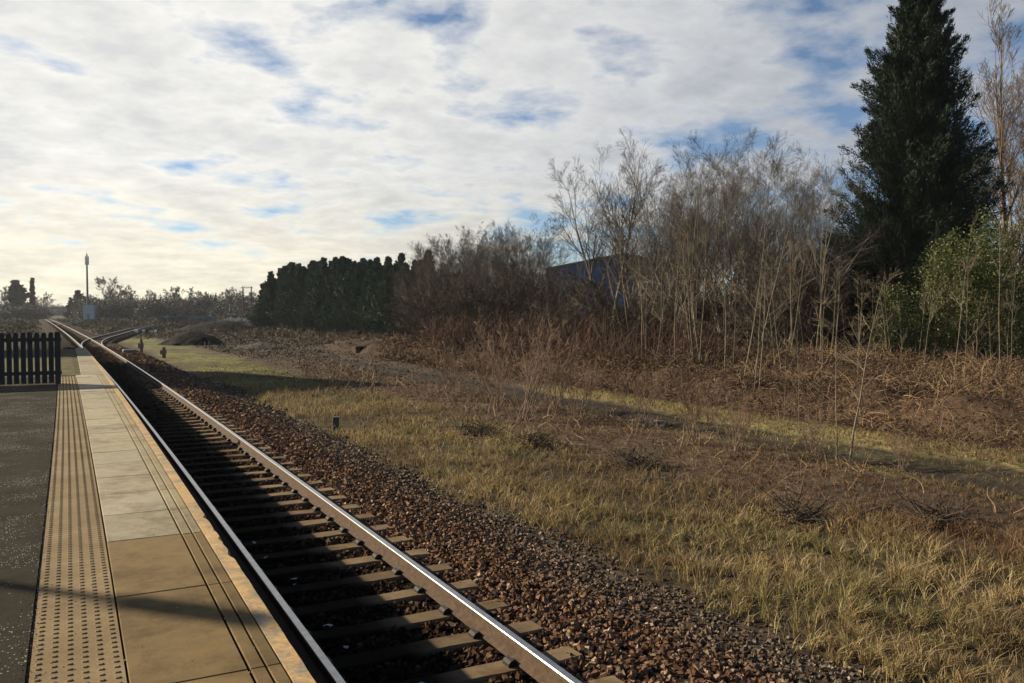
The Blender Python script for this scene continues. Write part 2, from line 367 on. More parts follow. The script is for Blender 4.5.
tag(rest.build('far_sleepers', M['sleeper'], trk), kind='stuff'); tag(chairs_rest.build('far_rail_chairs', M['iron'], trk), kind='stuff')
# diverging track: leaves to the right beyond the platform end
def div(y):
    a = np.clip(y-70, 0, None); o = np.where(a < 30, .0026*a*a, .0026*900+.156*(a-30)); o = o+np.where(a > 75, .0012*(a-75)**2, 0)
    return o
sy = np.concatenate([np.arange(70, 110, 1.), np.arange(110, 260, 4)])
sid = empty('diverging_track', (0, 0, 0), label='rusty siding curving away to the right beyond the platform end', cat='railway track')
bz = np.stack([np.concatenate([CEN-1.6+g(sy)+div(sy)+.0, ]), sy], 1)
for sgn in (-1, 1): rail(np.stack([CEN+sgn*.7525+g(sy)+div(sy), sy, sy*0+.002], 1), sid)
mb = MB(); chs = MB()
for y in np.arange(97, 250, .75):
    cx = CEN+float(g(y)+div(y)); ang = -math.atan(float(g(y+1)+div(y+1)-g(y)-div(y))); mb.box(-1.27, 1.27, -.125, .125, -.3, -.165, (.07, .055, .04), bev=.02, rot=ang, org=(cx, y, 0))
tag(mb.build('siding_sleepers', M['slab'], sid), kind='stuff')
l5 = np.array([-1.9, -1.4, 1.4, 1.9]); LL, Y5 = np.meshgrid(l5, sy)
mk('siding_bed', np.stack([(CEN+LL+g(Y5)+div(Y5)).ravel(), Y5.ravel(), np.tile([-.6, -.24, -.24, -.6], len(sy))-.012], 1), [grid_faces(4, len(sy))], M['bed'], None, np.ones((4*len(sy), 3))*[.05, .04, .032])
tag(bpy.data.objects['siding_bed'], kind='structure')
# far crossover line to the right near the bridge
cy_ = np.arange(180, 420, 6.); far_t = empty('far_track', (0, 0, 0), label='faint second track joining the main line just before the far bridge', cat='railway track')
for sgn in (-1, 1): rail(np.stack([CEN+sgn*.7525+g(cy_)+np.clip((cy_-185), 0, 1e9)*.09-(np.clip(cy_-185, 0, 1e9)**2)*.00012, cy_, cy_*0+.002], 1), far_t)

# ------------------------------------------------------------------ platform
plat = empty('platform', (0, 0, 0)); tag(plat, kind='structure')
def strip(name, la, lb, y0, y1, z0, z1, mat, step=1.0, col=(.3, .3, .3), par=plat, jr=0):
    ya = np.arange(y0, y1+1e-6, step); ya[-1] = y1
    gg = g(ya); j = (R0.normal(0, jr, len(ya)) if jr else 0)
    k = len(ya); v = np.zeros((k, 4, 3)); v[:, :, 1] = ya[:, None]
    v[:, 0, 0] = v[:, 3, 0] = la+gg; v[:, 1, 0] = v[:, 2, 0] = lb+gg+j; v[:, 0, 2] = v[:, 1, 2] = z0; v[:, 2, 2] = v[:, 3, 2] = z1
    i = np.arange(k-1)[:, None]*4; f = np.concatenate([i+np.array([a, (a+1) % 4, 4+(a+1) % 4, 4+a])[[0, 3, 2, 1]] for a in range(4)])
    return mk(name, v.reshape(-1, 3), [f, np.array([[0, 1, 2, 3]]), np.array([[3, 2, 1, 0]])+4*(k-1)], mat, par, np.ones((4*k, 3))*col)
strip('platform_base', -9, .80, -8, 25, -.6, .955, M['brick'])
strip('asphalt_surface', -9, -.215, -8, 24.7, .957, .998, M['asphalt'])
strip('tactile_bed', -.198, .193, -8, 24.6, .957, 1.0, M['tactile'])
# blister dots: six rows
dy = np.concatenate([np.arange(2.6, 9, .0665), np.arange(9, 24.5, .0665)]); lx = -.198+.391*(np.arange(6)+.5)/6
Lx, Dy = np.meshgrid(lx, dy); Lx, Dy = Lx.ravel(), Dy.ravel(); nb = len(Lx); a = np.arange(8)*PI/4
ring = np.stack([np.cos(a), np.sin(a), 0*a], 1)
v = np.concatenate([ring*.0165, ring*.011+[0, 0, .0065]], 0)[None]+np.stack([Lx+g(Dy), Dy, 0*Dy+.9995], 1)[:, None]
f = np.array([[i, (i+1) % 8, 8+(i+1) % 8, 8+i] for i in range(8)]); b16 = np.arange(nb)[:, None, None]*16
mk('tactile_dots', v.reshape(-1, 3), [(f[None]+b16).reshape(-1, 4), (np.arange(8, 16)[None]+np.arange(nb)[:, None]*16)], M['tactile'], plat)
# paving slabs
mb = MB(); ycur = 1.3
def slab_row(l0, l1, y0, y1, c, h=0, sk=.0):
    q = []
    for z in (.957, .993+h, 1.0+h):
        k = .004 if z > .995+h else 0
        for lq, yq in ((l0+k, y0+k-sk), (l1-k, y0+k+sk), (l1-k, y1-k+sk), (l0+k, y1-k-sk)): q.append((lq+float(g(yq)), yq, z))
    f = [(8, 9, 10, 11)]
    for lv in (0, 4):
        for i in range(4): f.append((lv+i, lv+(i+1) % 4, lv+4+(i+1) % 4, lv+4+i))
    mb.add(np.array(q), [np.array(f)], c)
ye = [-1.6, -.1, 1.27, 2.65, 4.02, 5.39, 6.72]; tan = np.array([.15, .10, .040]); pale = np.array([.29, .255, .17])
for a_, b_ in zip(ye[:-1], ye[1:]): slab_row(.204, .70, a_, b_-.008, tan*R0.uniform(.92, 1.08), R0.uniform(0, .003))
for a_, b_ in zip(ye[:-1], ye[1:]): slab_row(.712, .778, a_, b_-.004, tan*R0.uniform(.8, .95)); slab_row(.788, .85, a_, b_-.004, tan*R0.uniform(.75, .95))
y = 6.73
while y < 24.6:
    d = .865*R0.uniform(.97, 1.03); sh = R0.uniform(.85, 1.1)
    slab_row(.206, .70, y, y+d-.008, pale*sh*np.array([1, R0.uniform(.97, 1.01), R0.uniform(.93, 1.05)]), R0.uniform(0, .003))
    slab_row(.712, .778, y, y+d-.005, pale*sh*[.93, .88, .8]); slab_row(.788, .85, y, y+d-.005, pale*sh*[.88, .8, .7]); y += d
mb.build('paving_slabs', M['slab'], plat)
# coping with nibbled edge
ya = np.arange(-3, 44, .045); er = (fbm(ya, ya*0, .25, 3)-.5)*.012*band(ya, 3.4, 7.6, .4)-np.maximum(fbm(ya, ya*0, .3, 9)-.6, 0)*.12*band(ya, 3.4, 7.4, .3)
gg = g(ya); k = len(ya); v = np.zeros((k, 6, 3)); v[:, :, 1] = ya[:, None]
li = .857
for q, (lq, zq) in enumerate([(li, .957), (.955, .90), (.958, .975), (.945, 1.0), (.90, 1.002), (li, 1.002)]):
    v[:, q, 0] = lq+gg+(er if q in (1, 2, 3) else 0); v[:, q, 2] = zq
i = np.arange(k-1)[:, None]*6; f = np.concatenate([i+np.array([a, 6+a, 6+(a+1) % 6, (a+1) % 6]) for a in range(6)])
mk('edge_coping', v.reshape(-1, 3), [f], M['edge'], plat)
# old narrow end of the platform, then a ramp
strip('platform_end_base', -3.2, .80, 25.004, 43, -.6, .93, M['brick'])
mb = MB(); y = 24.95
while y < 43:
    slab_row(.34+.01*(y-25), .849, y, y+1.15, pale*.82*R0.uniform(.9, 1.1)); y += 1.165
mb.build('end_slabs', M['slab'], plat)
ya = np.arange(25.02, 43, .3); lv = np.linspace(-3.2, .5, 14); LA, YA = np.meshgrid(lv, ya); LA, YA = LA.ravel(), YA.ravel()
mk('platform_end_earth', np.stack([LA+g(YA), YA, .945+.07*fbm(LA, YA, .7, 4)*(LA < .3)], 1), [grid_faces(14, len(ya))], M['ground'], plat, np.array([.1, .085, .04])*(.6+.8*fbm(LA, YA, .6, 14))[:, None])
rv = [(-3.2, 43, .95), (.95, 43, .98), (.95, 52, -.35), (-3.2, 52, -.35)]; vv = [(a+float(g(b)), b, c) for a, b, c in rv]+[(a+float(g(b)), b, -.7) for a, b, c in rv]
mk('platform_ramp', vv, [np.array([(0, 1, 2, 3), (0, 4, 5, 1), (1, 5, 6, 2), (2, 6, 7, 3), (3, 7, 4, 0)])], M['slab'], plat, np.ones((8, 3))*[.2, .18, .15])

# grit on the platform, thickest along the joint between tarmac and tactile strip
n = 5200; y = 2.5+R0.random(n)**1.6*16; l = np.where(R0.random(n) < .5, -.205+R0.normal(0, .03, n), R0.uniform(-2.5, .84, n)); k = (R0.random(n) < fbm(l, y, .8, 12)*1.6-.3) & (l < .85); l, y = l[k], y[k]; u = R0.random((len(l), 1))
stones('grit', np.stack([l+g(y), y, 0*y+1.001], 1), R0.uniform(.0015, .0045, len(l)), np.where(u < .4, [.45, .42, .38], [.14, .11, .08])*R0.uniform(.6, 1.2, (len(l), 1)), 'loose pale grit scattered along the tarmac and tactile strip', 'grit')
# fence across the platform
fe = empty('pale_fence', (0, 0, 0), label='black pale fence with pointed tops closing off the platform end', cat='fence')
FY = 22.0
for k in range(48):
    x1 = -.27-k*.138; w = .102; h = R0.uniform(-.01, .01); t = R0.uniform(-.006, .006)
    v = []
    for yq in (FY, FY+.022):
        v += [(x1-w, yq, 1.03), (x1, yq, 1.03), (x1+t, yq, 2.14+h), (x1-w*.2+t, yq, 2.18+h), (x1-w*.8+t, yq, 2.18+h), (x1-w+t, yq, 2.14+h)]
    f4 = [(i, (i+1) % 6, 6+(i+1) % 6, 6+i) for i in range(6)]
    mk('pale', v, [np.array(f4), np.array([[5, 4, 3, 2, 1, 0]]), np.array([range(6, 12)])], M['fence'], fe)
for z in (1.22, 1.98): MB().box(-6.9, -.25, FY+.024, FY+.064, z, z+.085, bev=.006).build('fence_rail', M['fence'], fe)
for x in (-.33, -2.3, -4.3, -6.3): MB().box(x-.055, x+.055, FY+.066, FY+.166, .99, 2.2, bev=.02).build('fence_post', M['fence'], fe)

# lamp column off to the left (its shadow crosses the platform)
P0 = np.array([.92, 4.58]); dist = 6.1/math.tan(SUN_EL); base = P0+SUN_H*(dist+.5)
lc = empty('lamp_column', (base[0], base[1], 1.0), math.atan2(SUN_H[1], SUN_H[0])+PI, label='tall grey platform lamp column left of the fence', cat='lamp post')
MB().cyl((0, 0, 0), (0, 0, 1.2), .085, .08, 12).cyl((0, 0, 1.2), (0, 0, 6.0), .07, .05, 12).build('column', M['paint'], lc)
MB().box(-.35, .45, -.12, .12, 6.0, 6.16, (.4, .4, .4), bev=.03).build('lantern', M['paint'], lc)

# ------------------------------------------------------------------ grasses
def blades(P, H, W, col, lean=.35, base_dark=1.0):
    n = len(P); a = R0.uniform(0, 2*PI, n); d = np.stack([np.cos(a), np.sin(a)], 1)*(R0.uniform(.1, 1, n)*lean*H)[:, None]
    b = R0.uniform(0, PI, n); s = np.stack([np.cos(b), np.sin(b), 0*b], 1)*W[:, None]/2
    up = np.array([0, 0, 1.])
    m_ = P+np.concatenate([d*.35, (H*.55)[:, None]], 1); t_ = P+np.concatenate([d*1.2, (H*R0.uniform(.75, 1, n))[:, None]], 1)
    v = np.stack([P-s, P+s, m_+s*.8, m_-s*.8, t_], 1).reshape(-1, 3); i = np.arange(n)[:, None]*5
    return v, [i+np.array([0, 1, 2, 3]), i+np.array([3, 2, 4])], np.repeat(col, 5, 0)
n = 400000
D = 5.5*np.exp(R0.random(n)*math.log(60/5.5)); px = R0.uniform(-80, 1160, n); x = (px-512)/F*D
c_, s_ = math.cos(YAW), math.sin(YAW); X, Y = x*c_+D*s_, D*c_-x*s_
# gather blades into tufts
cell = .16+D*.006; jx, jy = _h(np.floor(X/cell), np.floor(Y/cell), 5), _h(np.floor(X/cell), np.floor(Y/cell), 6)
cl = .5*(1-sm(D, 16, 28)); X = X*(1-cl)+cl*(np.floor(X/cell)+.1+.8*jx)*cell; Y = Y*(1-cl)+cl*(np.floor(Y/cell)+.1+.8*jy)*cell
zc, dens, Z = zones(X, Y)
k = R0.random(n) < np.clip(dens*1.15, 0, 1); X, Y, D = X[k], Y[k], D[k]; Z = {a: b[k] for a, b in Z.items()}; m = len(X)
Z['mid'] = band(Z['l'], 13.6, 14.4, .2)*(1-sm(Y, 20, 30))
tall = (.4+1.2*fbm(X, Y, .9, 91))*(.55+.45*(jx[k]))
H = (.11+.17*Z['straw']+.02*Z['brush']+.05*Z['verge'])*tall*R0.uniform(.6, 1.2, m); H = np.where(Z['green'] > .5, H*.55, H)
t = np.clip(fbm(X, Y, 1.1, 95)*1.6-.35+R0.normal(0, .22, m), 0, 1)[:, None]
col = np.array([.40, .29, .135])*(1-t)+np.array([.19, .175, .065])*t
r = R0.random((m, 1)); col = np.where(r < .25, [.17, .105, .055], col); col = np.where(r > .94, [.46, .37, .22], col)
gz = (Z['green']*.6+.1*Z['verge'])[:, None]; col = col*(1-gz)+np.array([.15, .15, .05])*gz
pt = sm(Z['n2'], .45, .62)[:, None]*.55; col = col*(1-pt)+np.array([.12, .075, .042])*pt
bz = (Z['brush']*.8)[:, None]; col = col*(1-bz)+np.array([.15, .085, .045])*bz
col = col*R0.uniform(.65, 1.25, (m, 1))
v, f, cc = blades(np.stack([X, Y, ground_z(X, Y)-.01], 1), H, .0035+.0006*D, col, 1.15)
tag(mk('grass', v, f, M['grass'], None, cc), 'dry straw coloured and green grass in tufts along the line', 'grass', kind='stuff')

# ------------------------------------------------------------------ canes (brambles, dead stalks)
def grow(p0, d0, Ln, k, wob, trop):
    pts = [p0]; d = d0.copy(); p = p0.copy()
    for i in range(k):
        d = d+R0.normal(0, wob, d.shape)+np.array([0, 0, 1.])*(trop[:, None] if hasattr(trop, '__len__') else trop)
        d /= np.linalg.norm(d, axis=1)[:, None]; p = p+d*(Ln/k)[:, None]; pts.append(p)
    return np.stack(pts, 1)
def tubes(pts, rad, s=3):
    n, k, _ = pts.shape; d = pts[:, -1]-pts[:, 0]; d /= np.linalg.norm(d, axis=1)[:, None]+1e-9
    ref = np.where((np.abs(d[:, 2]) < .8)[:, None], [0, 0, 1.], [1., 0, 0]); u = np.cross(d, ref); u /= np.linalg.norm(u, axis=1)[:, None]; w = np.cross(d, u)
    a = np.arange(s)*2*PI/s+.3; ring = np.cos(a)[None, :, None]*u[:, None]+np.sin(a)[None, :, None]*w[:, None]
    v = pts[:, :, None]+ring[:, None]*rad[:, :, None, None]
    b = np.arange(n)[:, None, None]*k*s; i = np.arange(k-1)[None, :, None]*s; j = np.arange(s)[None, None]; j2 = (j+1) % s
    f = np.stack([b+i+j, b+i+j2, b+i+s+j2, b+i+s+j], -1).reshape(-1, 4)
    return v.reshape(-1, 3), f
def ribbons(pts, W):
    n, k, _ = pts.shape; s = R0.normal(size=(n, 1, 3)); s /= np.linalg.norm(s, axis=2)[:, :, None]; s = s*W[:, None, None]/2*np.linspace(1, .4, k)[None, :, None]
    v = np.stack([pts-s, pts+s], 2).reshape(-1, 3); b = np.arange(n)[:, None]*k*2; i = np.arange(k-1)[None]*2
    f = np.stack([b+i, b+i+1, b+i+3, b+i+2], -1).reshape(-1, 4); return v, f
def rdir(n, zlo, zhi):
    a = R0.uniform(0, 2*PI, n); z = R0.uniform(zlo, zhi, n); r = np.sqrt(np.maximum(1-z*z, 0)); return np.stack([r*np.cos(a), r*np.sin(a), z], 1)
def join(parts):                              # list of (v, f, col)
    V, Fq, Cc, n = [], [], [], 0
    for v, f, c in parts: V.append(v); Fq.append(f+n); Cc.append(np.broadcast_to(c, v.shape)); n += len(v)
    return np.vstack(V), Fq, np.vstack(Cc)
def leafs(P, s, col, asp=.5, nrm=None):
    n = len(P); a = rdir(n, -1, 1); b = np.cross(a, rdir(n, -1, 1)); b /= np.linalg.norm(b, axis=1)[:, None]+1e-9
    a, b = a*s[:, None], b*s[:, None]*asp; v = np.stack([P-a, P+b, P+a, P-b], 1).reshape(-1, 3)
    return v, np.arange(4*n).reshape(-1, 4), np.repeat(col, 4, 0)
def inview(n, Da, Db, pa=-60, pb=1150):
    D = np.sqrt(R0.uniform(Da**2, Db**2, n)); px = R0.uniform(pa, pb, n); x = (px-512)/F*D; return x*c_+D*s_, D*c_-x*s_, D
def canes(name, X, Y, D, Lm, up, trop, c0, c1, w0, label, cat, leaf=0, lc0=None, lc1=None, zoff=0, leafs_=.035):
    n = len(X); Lg = Lm*R0.uniform(.5, 1.25, n); p = np.stack([X, Y, ground_z(X, Y)+zoff*R0.random(n)], 1)
    pts = grow(p, rdir(n, *up), Lg, 6, .16, trop); v, f = ribbons(pts, w0+D*.0005)
    t = R0.random((n, 1)); col = (np.array(c0)*(1-t)+np.array(c1)*t)*R0.uniform(.6, 1.3, (n, 1))*(.25+1.5*fbm(X, Y, 2.6, 111))[:, None]; parts = [(v, f, np.repeat(col, 14, 0))]
    if leaf:
        nl = int(n*leaf); i = R0.integers(0, n, nl); q = pts[i, R0.integers(1, 7, nl)]+R0.normal(0, .06, (nl, 3)); t = R0.random((nl, 1))
        parts.append(leafs(q, R0.uniform(.5, 1.3, nl)*leafs_*(.6+D[i]*.02), (np.array(lc0)*(1-t)+np.array(lc1)*t)*R0.uniform(.6, 1.3, (nl, 1))))
    v, f, c = join(parts); return tag(mk(name, v, f, M['cane'], None, c), label, cat, kind='stuff')
# bramble bank beyond the dirt path
X, Y, D = inview(130000, 13, 62, 380, 1180); l = X-g(Y); e = 18.3+(fbm(X, Y, 2.2, 77)-.5)*1.2
k = (l > e) & (l < 34) & (R0.random(len(l)) < .5+.6*fbm(X, Y, 1.3, 78)); X, Y, D = X[k], Y[k], D[k]
canes('bramble_bank', X, Y, D, .8, (.0, 1), -.13, (.10, .055, .033), (.23, .155, .085), .004, 'reddish brown tangle of brambles on the bank beyond the dirt path', 'brambles',
      1.8, (.11, .055, .03), (.07, .06, .025), zoff=.35)
# taller red thicket behind the middle of the field
X, Y, D = inview(34000, 34, 75, 430, 720); l = X-g(Y); k = (l > 20.5) & (l < 42); X, Y, D = X[k], Y[k], D[k]
canes('red_thicket', X, Y, D, 2.3, (.5, 1), -.05, (.075, .038, .028), (.13, .08, .05), .004, 'tall rusty brown thicket in front of the bare trees', 'thicket', .8, (.1, .05, .03), (.07, .045, .025))
# low dead stalks between grass and path
X, Y, D = inview(30000, 8, 60, 300, 1120); l = X-g(Y); pm = band(l+(fbm(X, Y, 1.6, 41)-.5)*1.8, 9.6, 14.4, .5)*(fbm(X, Y, 1.7, 82)*1.6-.3)
k = R0.random(len(l)) < pm; X, Y, D = X[k], Y[k], D[k]
canes('dead_stalks', X, Y, D, .62, (.3, 1), -.05, (.15, .08, .05), (.30, .21, .12), .004, 'low reddish dead stalks and bramble between the grass and the path', 'undergrowth', .9, (.13, .07, .04), (.1, .085, .04))
X, Y, D = inview(260000, 6.5, 150, 60, 1120); l = X-g(Y); k = (l > 6.6) & (l < 26) & ~((l > 14.2) & (l < 18.6) & (Y < 34)) & ~((l < 11) & (Y > 32) & (Y < 110)) & (R0.random(len(l)) < np.clip(1.3-D*.008, .3, 1)) & (R0.random(len(l)) < .25+.75*sm(l, 10, 13)) & (R0.random(len(l)) < fbm(X, Y, .6, 8)*1.5-.2); X, Y, D = X[k], Y[k], D[k]; t_ = R0.random((len(X), 1))
v, f, cc = leafs(np.stack([X, Y, ground_z(X, Y)+R0.uniform(0, .03, len(X))], 1), R0.uniform(.5, 1.4, len(X))*(.013+.0008*D), (np.array([.13, .085, .05])*(1-t_)+np.array([.03, .022, .016])*t_)*R0.uniform(.6, 1.3, (len(X), 1)), .7)
tag(mk('leaf_litter', v, [f], M['cane'], None, cc), 'dead leaves and clods strewn over the bare brown ground', 'leaf litter', kind='stuff')
# dark tussocks / flattened bracken in the grass
X, Y, D = inview(16000, 6.5, 45, 250, 1100); l = X-g(Y); k = (l > 7) & (l < 18.3) & (fbm(X, Y, .8, 88) > .62) & ~((l > 14.4) & (l < 16.8)); X, Y, D = X[k], Y[k], D[k]
canes('bramble_patches', X, Y, D, .5, (-.1, .6), -.12, (.06, .036, .025), (.13, .085, .05), .005, 'dark flattened bramble patches scattered through the dry grass', 'brambles', 1.5, (.09, .05, .03), (.05, .055, .025))
# straggly scrub along the foot of the plantation and across the far flat ground
X, Y, D = inview(26000, 62, 200, 150, 520); l = X-g(Y); k = (l > 22.5+.04*(Y-60)) & (l < 46); X, Y, D = X[k], Y[k], D[k]
canes('scrub', X, Y, D, 1.1, (.3, 1), -.15, (.075, .045, .032), (.15, .10, .06), .012, 'ragged brown scrub and cut brushwood along the foot of the plantation', 'scrub', 1, (.08, .05, .03), (.07, .06, .03))
X, Y, D = inview(30000, 60, 420, -60, 300); l = X-g(Y); k = ((l > 20) | (l < -2.5) | ((l > 16) & (Y > 170))) & (fbm(X, Y, 14, 19) > .42); X, Y, D = X[k], Y[k], D[k]
canes('far_scrub', X, Y, D, 1.6, (.3, 1), -.12, (.06, .045, .03), (.10, .08, .045), .02, 'low dark scrub over the flat ground towards the bridge', 'scrub', 2, (.06, .055, .028), (.09, .06, .035), leafs_=.06)

X, Y, D = inview(60000, 55, 320, -40, 330); l = X-g(Y); ld_ = l-div(Y); k = ~((l > -.5) & (l < 5.6)) & ~((ld_ > .2) & (ld_ < 4.8)) & (fbm(X, Y, 7, 29) > .40) & ((l > 11) | (Y > 105) | (l < -1.5)); X, Y, D = X[k], Y[k], D[k]
canes('far_tussocks', X, Y, D, .7, (.3, 1), -.1, (.05, .04, .022), (.12, .10, .05), .008, 'dull brown tussocks over the flat waste ground round the siding', 'rough grass', .6, (.05, .045, .022), (.09, .075, .04), leafs_=.05)
# ------------------------------------------------------------------ trees
def spawn(pts, rad, m, t0, t1, a0, a1, lr0, lr1, rr, Lpar, keep_up=0):
    n, k, _ = pts.shape; pi = np.repeat(np.arange(n), m); t = R0.uniform(t0, t1, n*m); q = t*(k-1); i = np.minimum(q.astype(int), k-2); fr = (q-i)[:, None]
    p = pts[pi, i]*(1-fr)+pts[pi, i+1]*fr; d = pts[pi, i+1]-pts[pi, i]; d /= np.linalg.norm(d, axis=1)[:, None]
    s = np.cross(d, rdir(len(d), -1, 1)); s /= np.linalg.norm(s, axis=1)[:, None]; a = R0.uniform(a0, a1, len(d))[:, None]
    nd_ = d*np.cos(a)+s*np.sin(a); Ln = Lpar[pi]*R0.uniform(lr0, lr1, len(d))*(1.12-.75*t); r = (rad[pi, i]*(1-fr[:, 0])+rad[pi, i+1]*fr[:, 0])*rr
    return p, nd_, Ln, r
def taper(r, k, end=.25): return r[:, None]*np.linspace(1, end, k+1)[None]
def bare_tree(name, H, stems=1, spread=.12, limbs=16, subs=7, twigs=7, twl=5, t0=.2, ang=(.35, .8), up=.06, rad=.14, bark=(.17, .135, .095), twig=(.13, .088, .065), lean=None, lr=(.32, .58), label='', group=None, cat='tree', tr=.006):
    o = empty(name, (0, 0, 0), label=label, cat=cat, group=group)
    d0 = rdir(stems, 1-spread, 1) if stems > 1 else np.array([[.02, .01, 1.]])
    if lean is not None: d0 = np.array(lean, float)
    stems = len(d0); d0 /= np.linalg.norm(d0, axis=1)[:, None]; p0 = R0.normal(0, .12 if stems > 1 else 0, (stems, 3))*[1, 1, 0]-[0, 0, .15]
    L0 = H*R0.uniform(.85, 1.05, stems); P = grow(p0, d0, L0, 12, .03, .015); Rr = taper(R0.uniform(.7, 1, stems)*rad, 12, .06); Rr[:, 0] *= 1.35
    v, f = tubes(P, Rr, 7); trunk = [(v, f, np.array(bark))]
    p, d, Ln, r = spawn(P, Rr, limbs, t0, .97, ang[0], ang[1], lr[0], lr[1], .62, L0); P1 = grow(p, d, Ln, 7, .05, up); R1 = taper(r, 7, .2)
    v, f = tubes(P1, R1, 5); trunk.append((v, f, np.array(bark)))
    v, f, c = join(trunk); mk('trunk', v, f, M['bark'], o, c*R0.uniform(.85, 1.15, (len(v), 1)), True)
    p, d, Ln, r = spawn(P1, R1, subs, .15, 1, .35, .75, .35, .65, .7, Ln); P2 = grow(p, d, Ln, 5, .06, up*.6); R2 = np.maximum(taper(r, 5, .3), tr*.9); v, f = tubes(P2, R2, 3); cr = [(v, f, np.array(bark)*.5+np.array(twig)*.5)]
    p, d, Ln, r = spawn(P2, R2, twigs, .1, 1, .35, .8, .45, .9, .7, Ln); P3 = grow(p, d, Ln, 3, .05, up*.5); R3 = np.maximum(taper(r, 3, .4), tr*.7); v, f = tubes(P3, R3, 3); cr.append((v, f, np.array(twig)))
    if twl:
        p, d, Ln, r = spawn(P3, R3, twl, .1, 1, .3, .8, .4, .9, .7, Ln); Ln = np.maximum(Ln, .12); P4 = grow(p, d, Ln, 2, .12, up); v, f = ribbons(P4, np.full(len(p), tr*1.5)); cr.append((v, f, np.array(twig)))
    v, f, c = join(cr); mk('crown', v, f, M['bark'], o, c*R0.uniform(.8, 1.2, (len(v), 1)))
    return o
def conifer(name, H, Rb, nb, per, leaf, label, group=None, prof=None, up=(.25, .75), col0=(.022, .042, .018), col1=(.05, .075, .03), base=.03, cat='conifer', asp=.28):
    o = empty(name, (0, 0, 0), label=label, cat=cat, group=group)
    P = grow(np.array([[0, 0, -.2]]), np.array([[0, 0, 1.]]), np.array([H]), 12, .004, .05); Rr = taper(np.array([H*.018]), 12, .08); v, f = tubes(P, Rr, 8); parts = [(v, f, np.array([.1, .07, .05]))]
    t = base+(1-base)*R0.random(nb)**1.15; z = t*H*.985; a = R0.uniform(0, 2*PI, nb); pr = prof(t) if prof else (1-t)**.8
    lobes = .72+.6*fbm(a*1.2+5, z, 1.3, 17); Ln = Rb*pr*lobes*R0.uniform(.6, 1.22, nb)+H*.02
    e = R0.uniform(up[0], up[1], nb)+.5*t; d = np.stack([np.cos(a)*np.cos(e), np.sin(a)*np.cos(e), np.sin(e)], 1)
    ax = P[0, np.minimum((z/H*12).astype(int), 11)]; p0 = np.stack([ax[:, 0], ax[:, 1], z-Ln*np.sin(e)*.75], 1); p0[:, 2] = np.maximum(p0[:, 2], .15)
    B = grow(p0, d, Ln, 6, .07, .05); v, f = tubes(B, taper(Ln*.012, 6, .2), 3); parts.append((v, f, np.array([.05, .036, .027])))
    v, f, c = join(parts); mk('trunk', v, f, M['bark'], o, c)
    # sprays: tapering plumes round each branch, longer near its base
    i = np.repeat(np.arange(nb), per); n = len(i); s = R0.uniform(.18, 1.03, n)**.75; q = np.clip(s*6, 0, 5.999); j = q.astype(int); fr = (q-j)[:, None]
    p = B[i, j]*(1-fr)+B[i, j+1]*fr; dd = B[i, j+1]-B[i, j]; dd /= np.linalg.norm(dd, axis=1)[:, None]
    wd = (Ln[i]*.17*(1.12-s)+leaf*.3)[:, None]; p = p+R0.normal(0, 1, (n, 3))*wd*[.62, .62, .5]
    ld = dd*1.1+R0.normal(0, .42, (n, 3))+[0, 0, -.05]; ld /= np.linalg.norm(ld, axis=1)[:, None]; sd = np.cross(ld, R0.normal(size=(n, 3))); sd /= np.linalg.norm(sd, axis=1)[:, None]
    sz = (leaf*R0.uniform(.5, 1.3, n))[:, None]; v = np.stack([p-ld*sz*.4, p+sd*sz*asp, p+ld*sz, p-sd*sz*asp], 1).reshape(-1, 3)
    w = R0.random(nb)[i][:, None]*.6+R0.random((n, 1))*.4; col = (np.array(col0)*(1-w)+np.array(col1)*w)
    mk('crown', v, [np.arange(4*n).reshape(-1, 4)], M['needle'], o, np.repeat(col, 4, 0))
    return o
def leafy(name, blobs, n, leaf, col0, col1, label, cat='shrub', group=None, stem=True, stemc=(.12, .09, .06)):
    o = empty(name, (0, 0, 0), label=label, cat=cat, group=group); P = []; sizes = np.array([b[3]*b[3]*b[4] for b in blobs]); sizes = sizes/sizes.sum()
    for b, w in zip(blobs, sizes):
        m_ = int(n*w); d = rdir(m_, -1, 1); r = R0.random(m_)**.33; ph_ = fbm(d[:, 0]*2+b[0]+9, d[:, 1]*2+d[:, 2]*3+b[1]+9, .5, 7); r = r*(.45+1.15*ph_)
        P.append(np.array(b[:3])+d*r[:, None]*[b[3], b[3], b[4]])
    P = np.vstack(P); hole = vnoise(P[:, 0]*1.6+P[:, 2]*1.1, P[:, 1]*1.6+P[:, 2]*.9, 33); P = P[hole > .25]; P[:, 2] = np.maximum(P[:, 2], .03); n = len(P)
    t = np.clip(fbm(P[:, 0]+P[:, 2], P[:, 1]-P[:, 2], .7, 3)[:, None]*1.3-.3+R0.random((n, 1))*.4, 0, 1)
    v, f, c = leafs(P, leaf*R0.uniform(.5, 1.3, n), np.array(col0)*(1-t)+np.array(col1)*t, .45)
    if stem:
        k = 14; b = np.array([bl[:3] for bl in blobs]); tgt = b[R0.integers(0, len(b), k)]+R0.normal(0, .3, (k, 3)); p0 = R0.normal(0, .2, (k, 3))*[1, 1, 0]
        dirs = tgt-p0; Ls = np.linalg.norm(dirs, axis=1); S = grow(p0, dirs/Ls[:, None], Ls, 6, .05, 0); vs, fs = tubes(S, taper(np.full(k, .05), 6, .3), 4)
        mk('trunk', vs, [fs], M['bark'], o, np.ones((len(vs), 3))*stemc)
    mk('crown', v, [f], M['leaf'], o, c)
    return o
used = set()
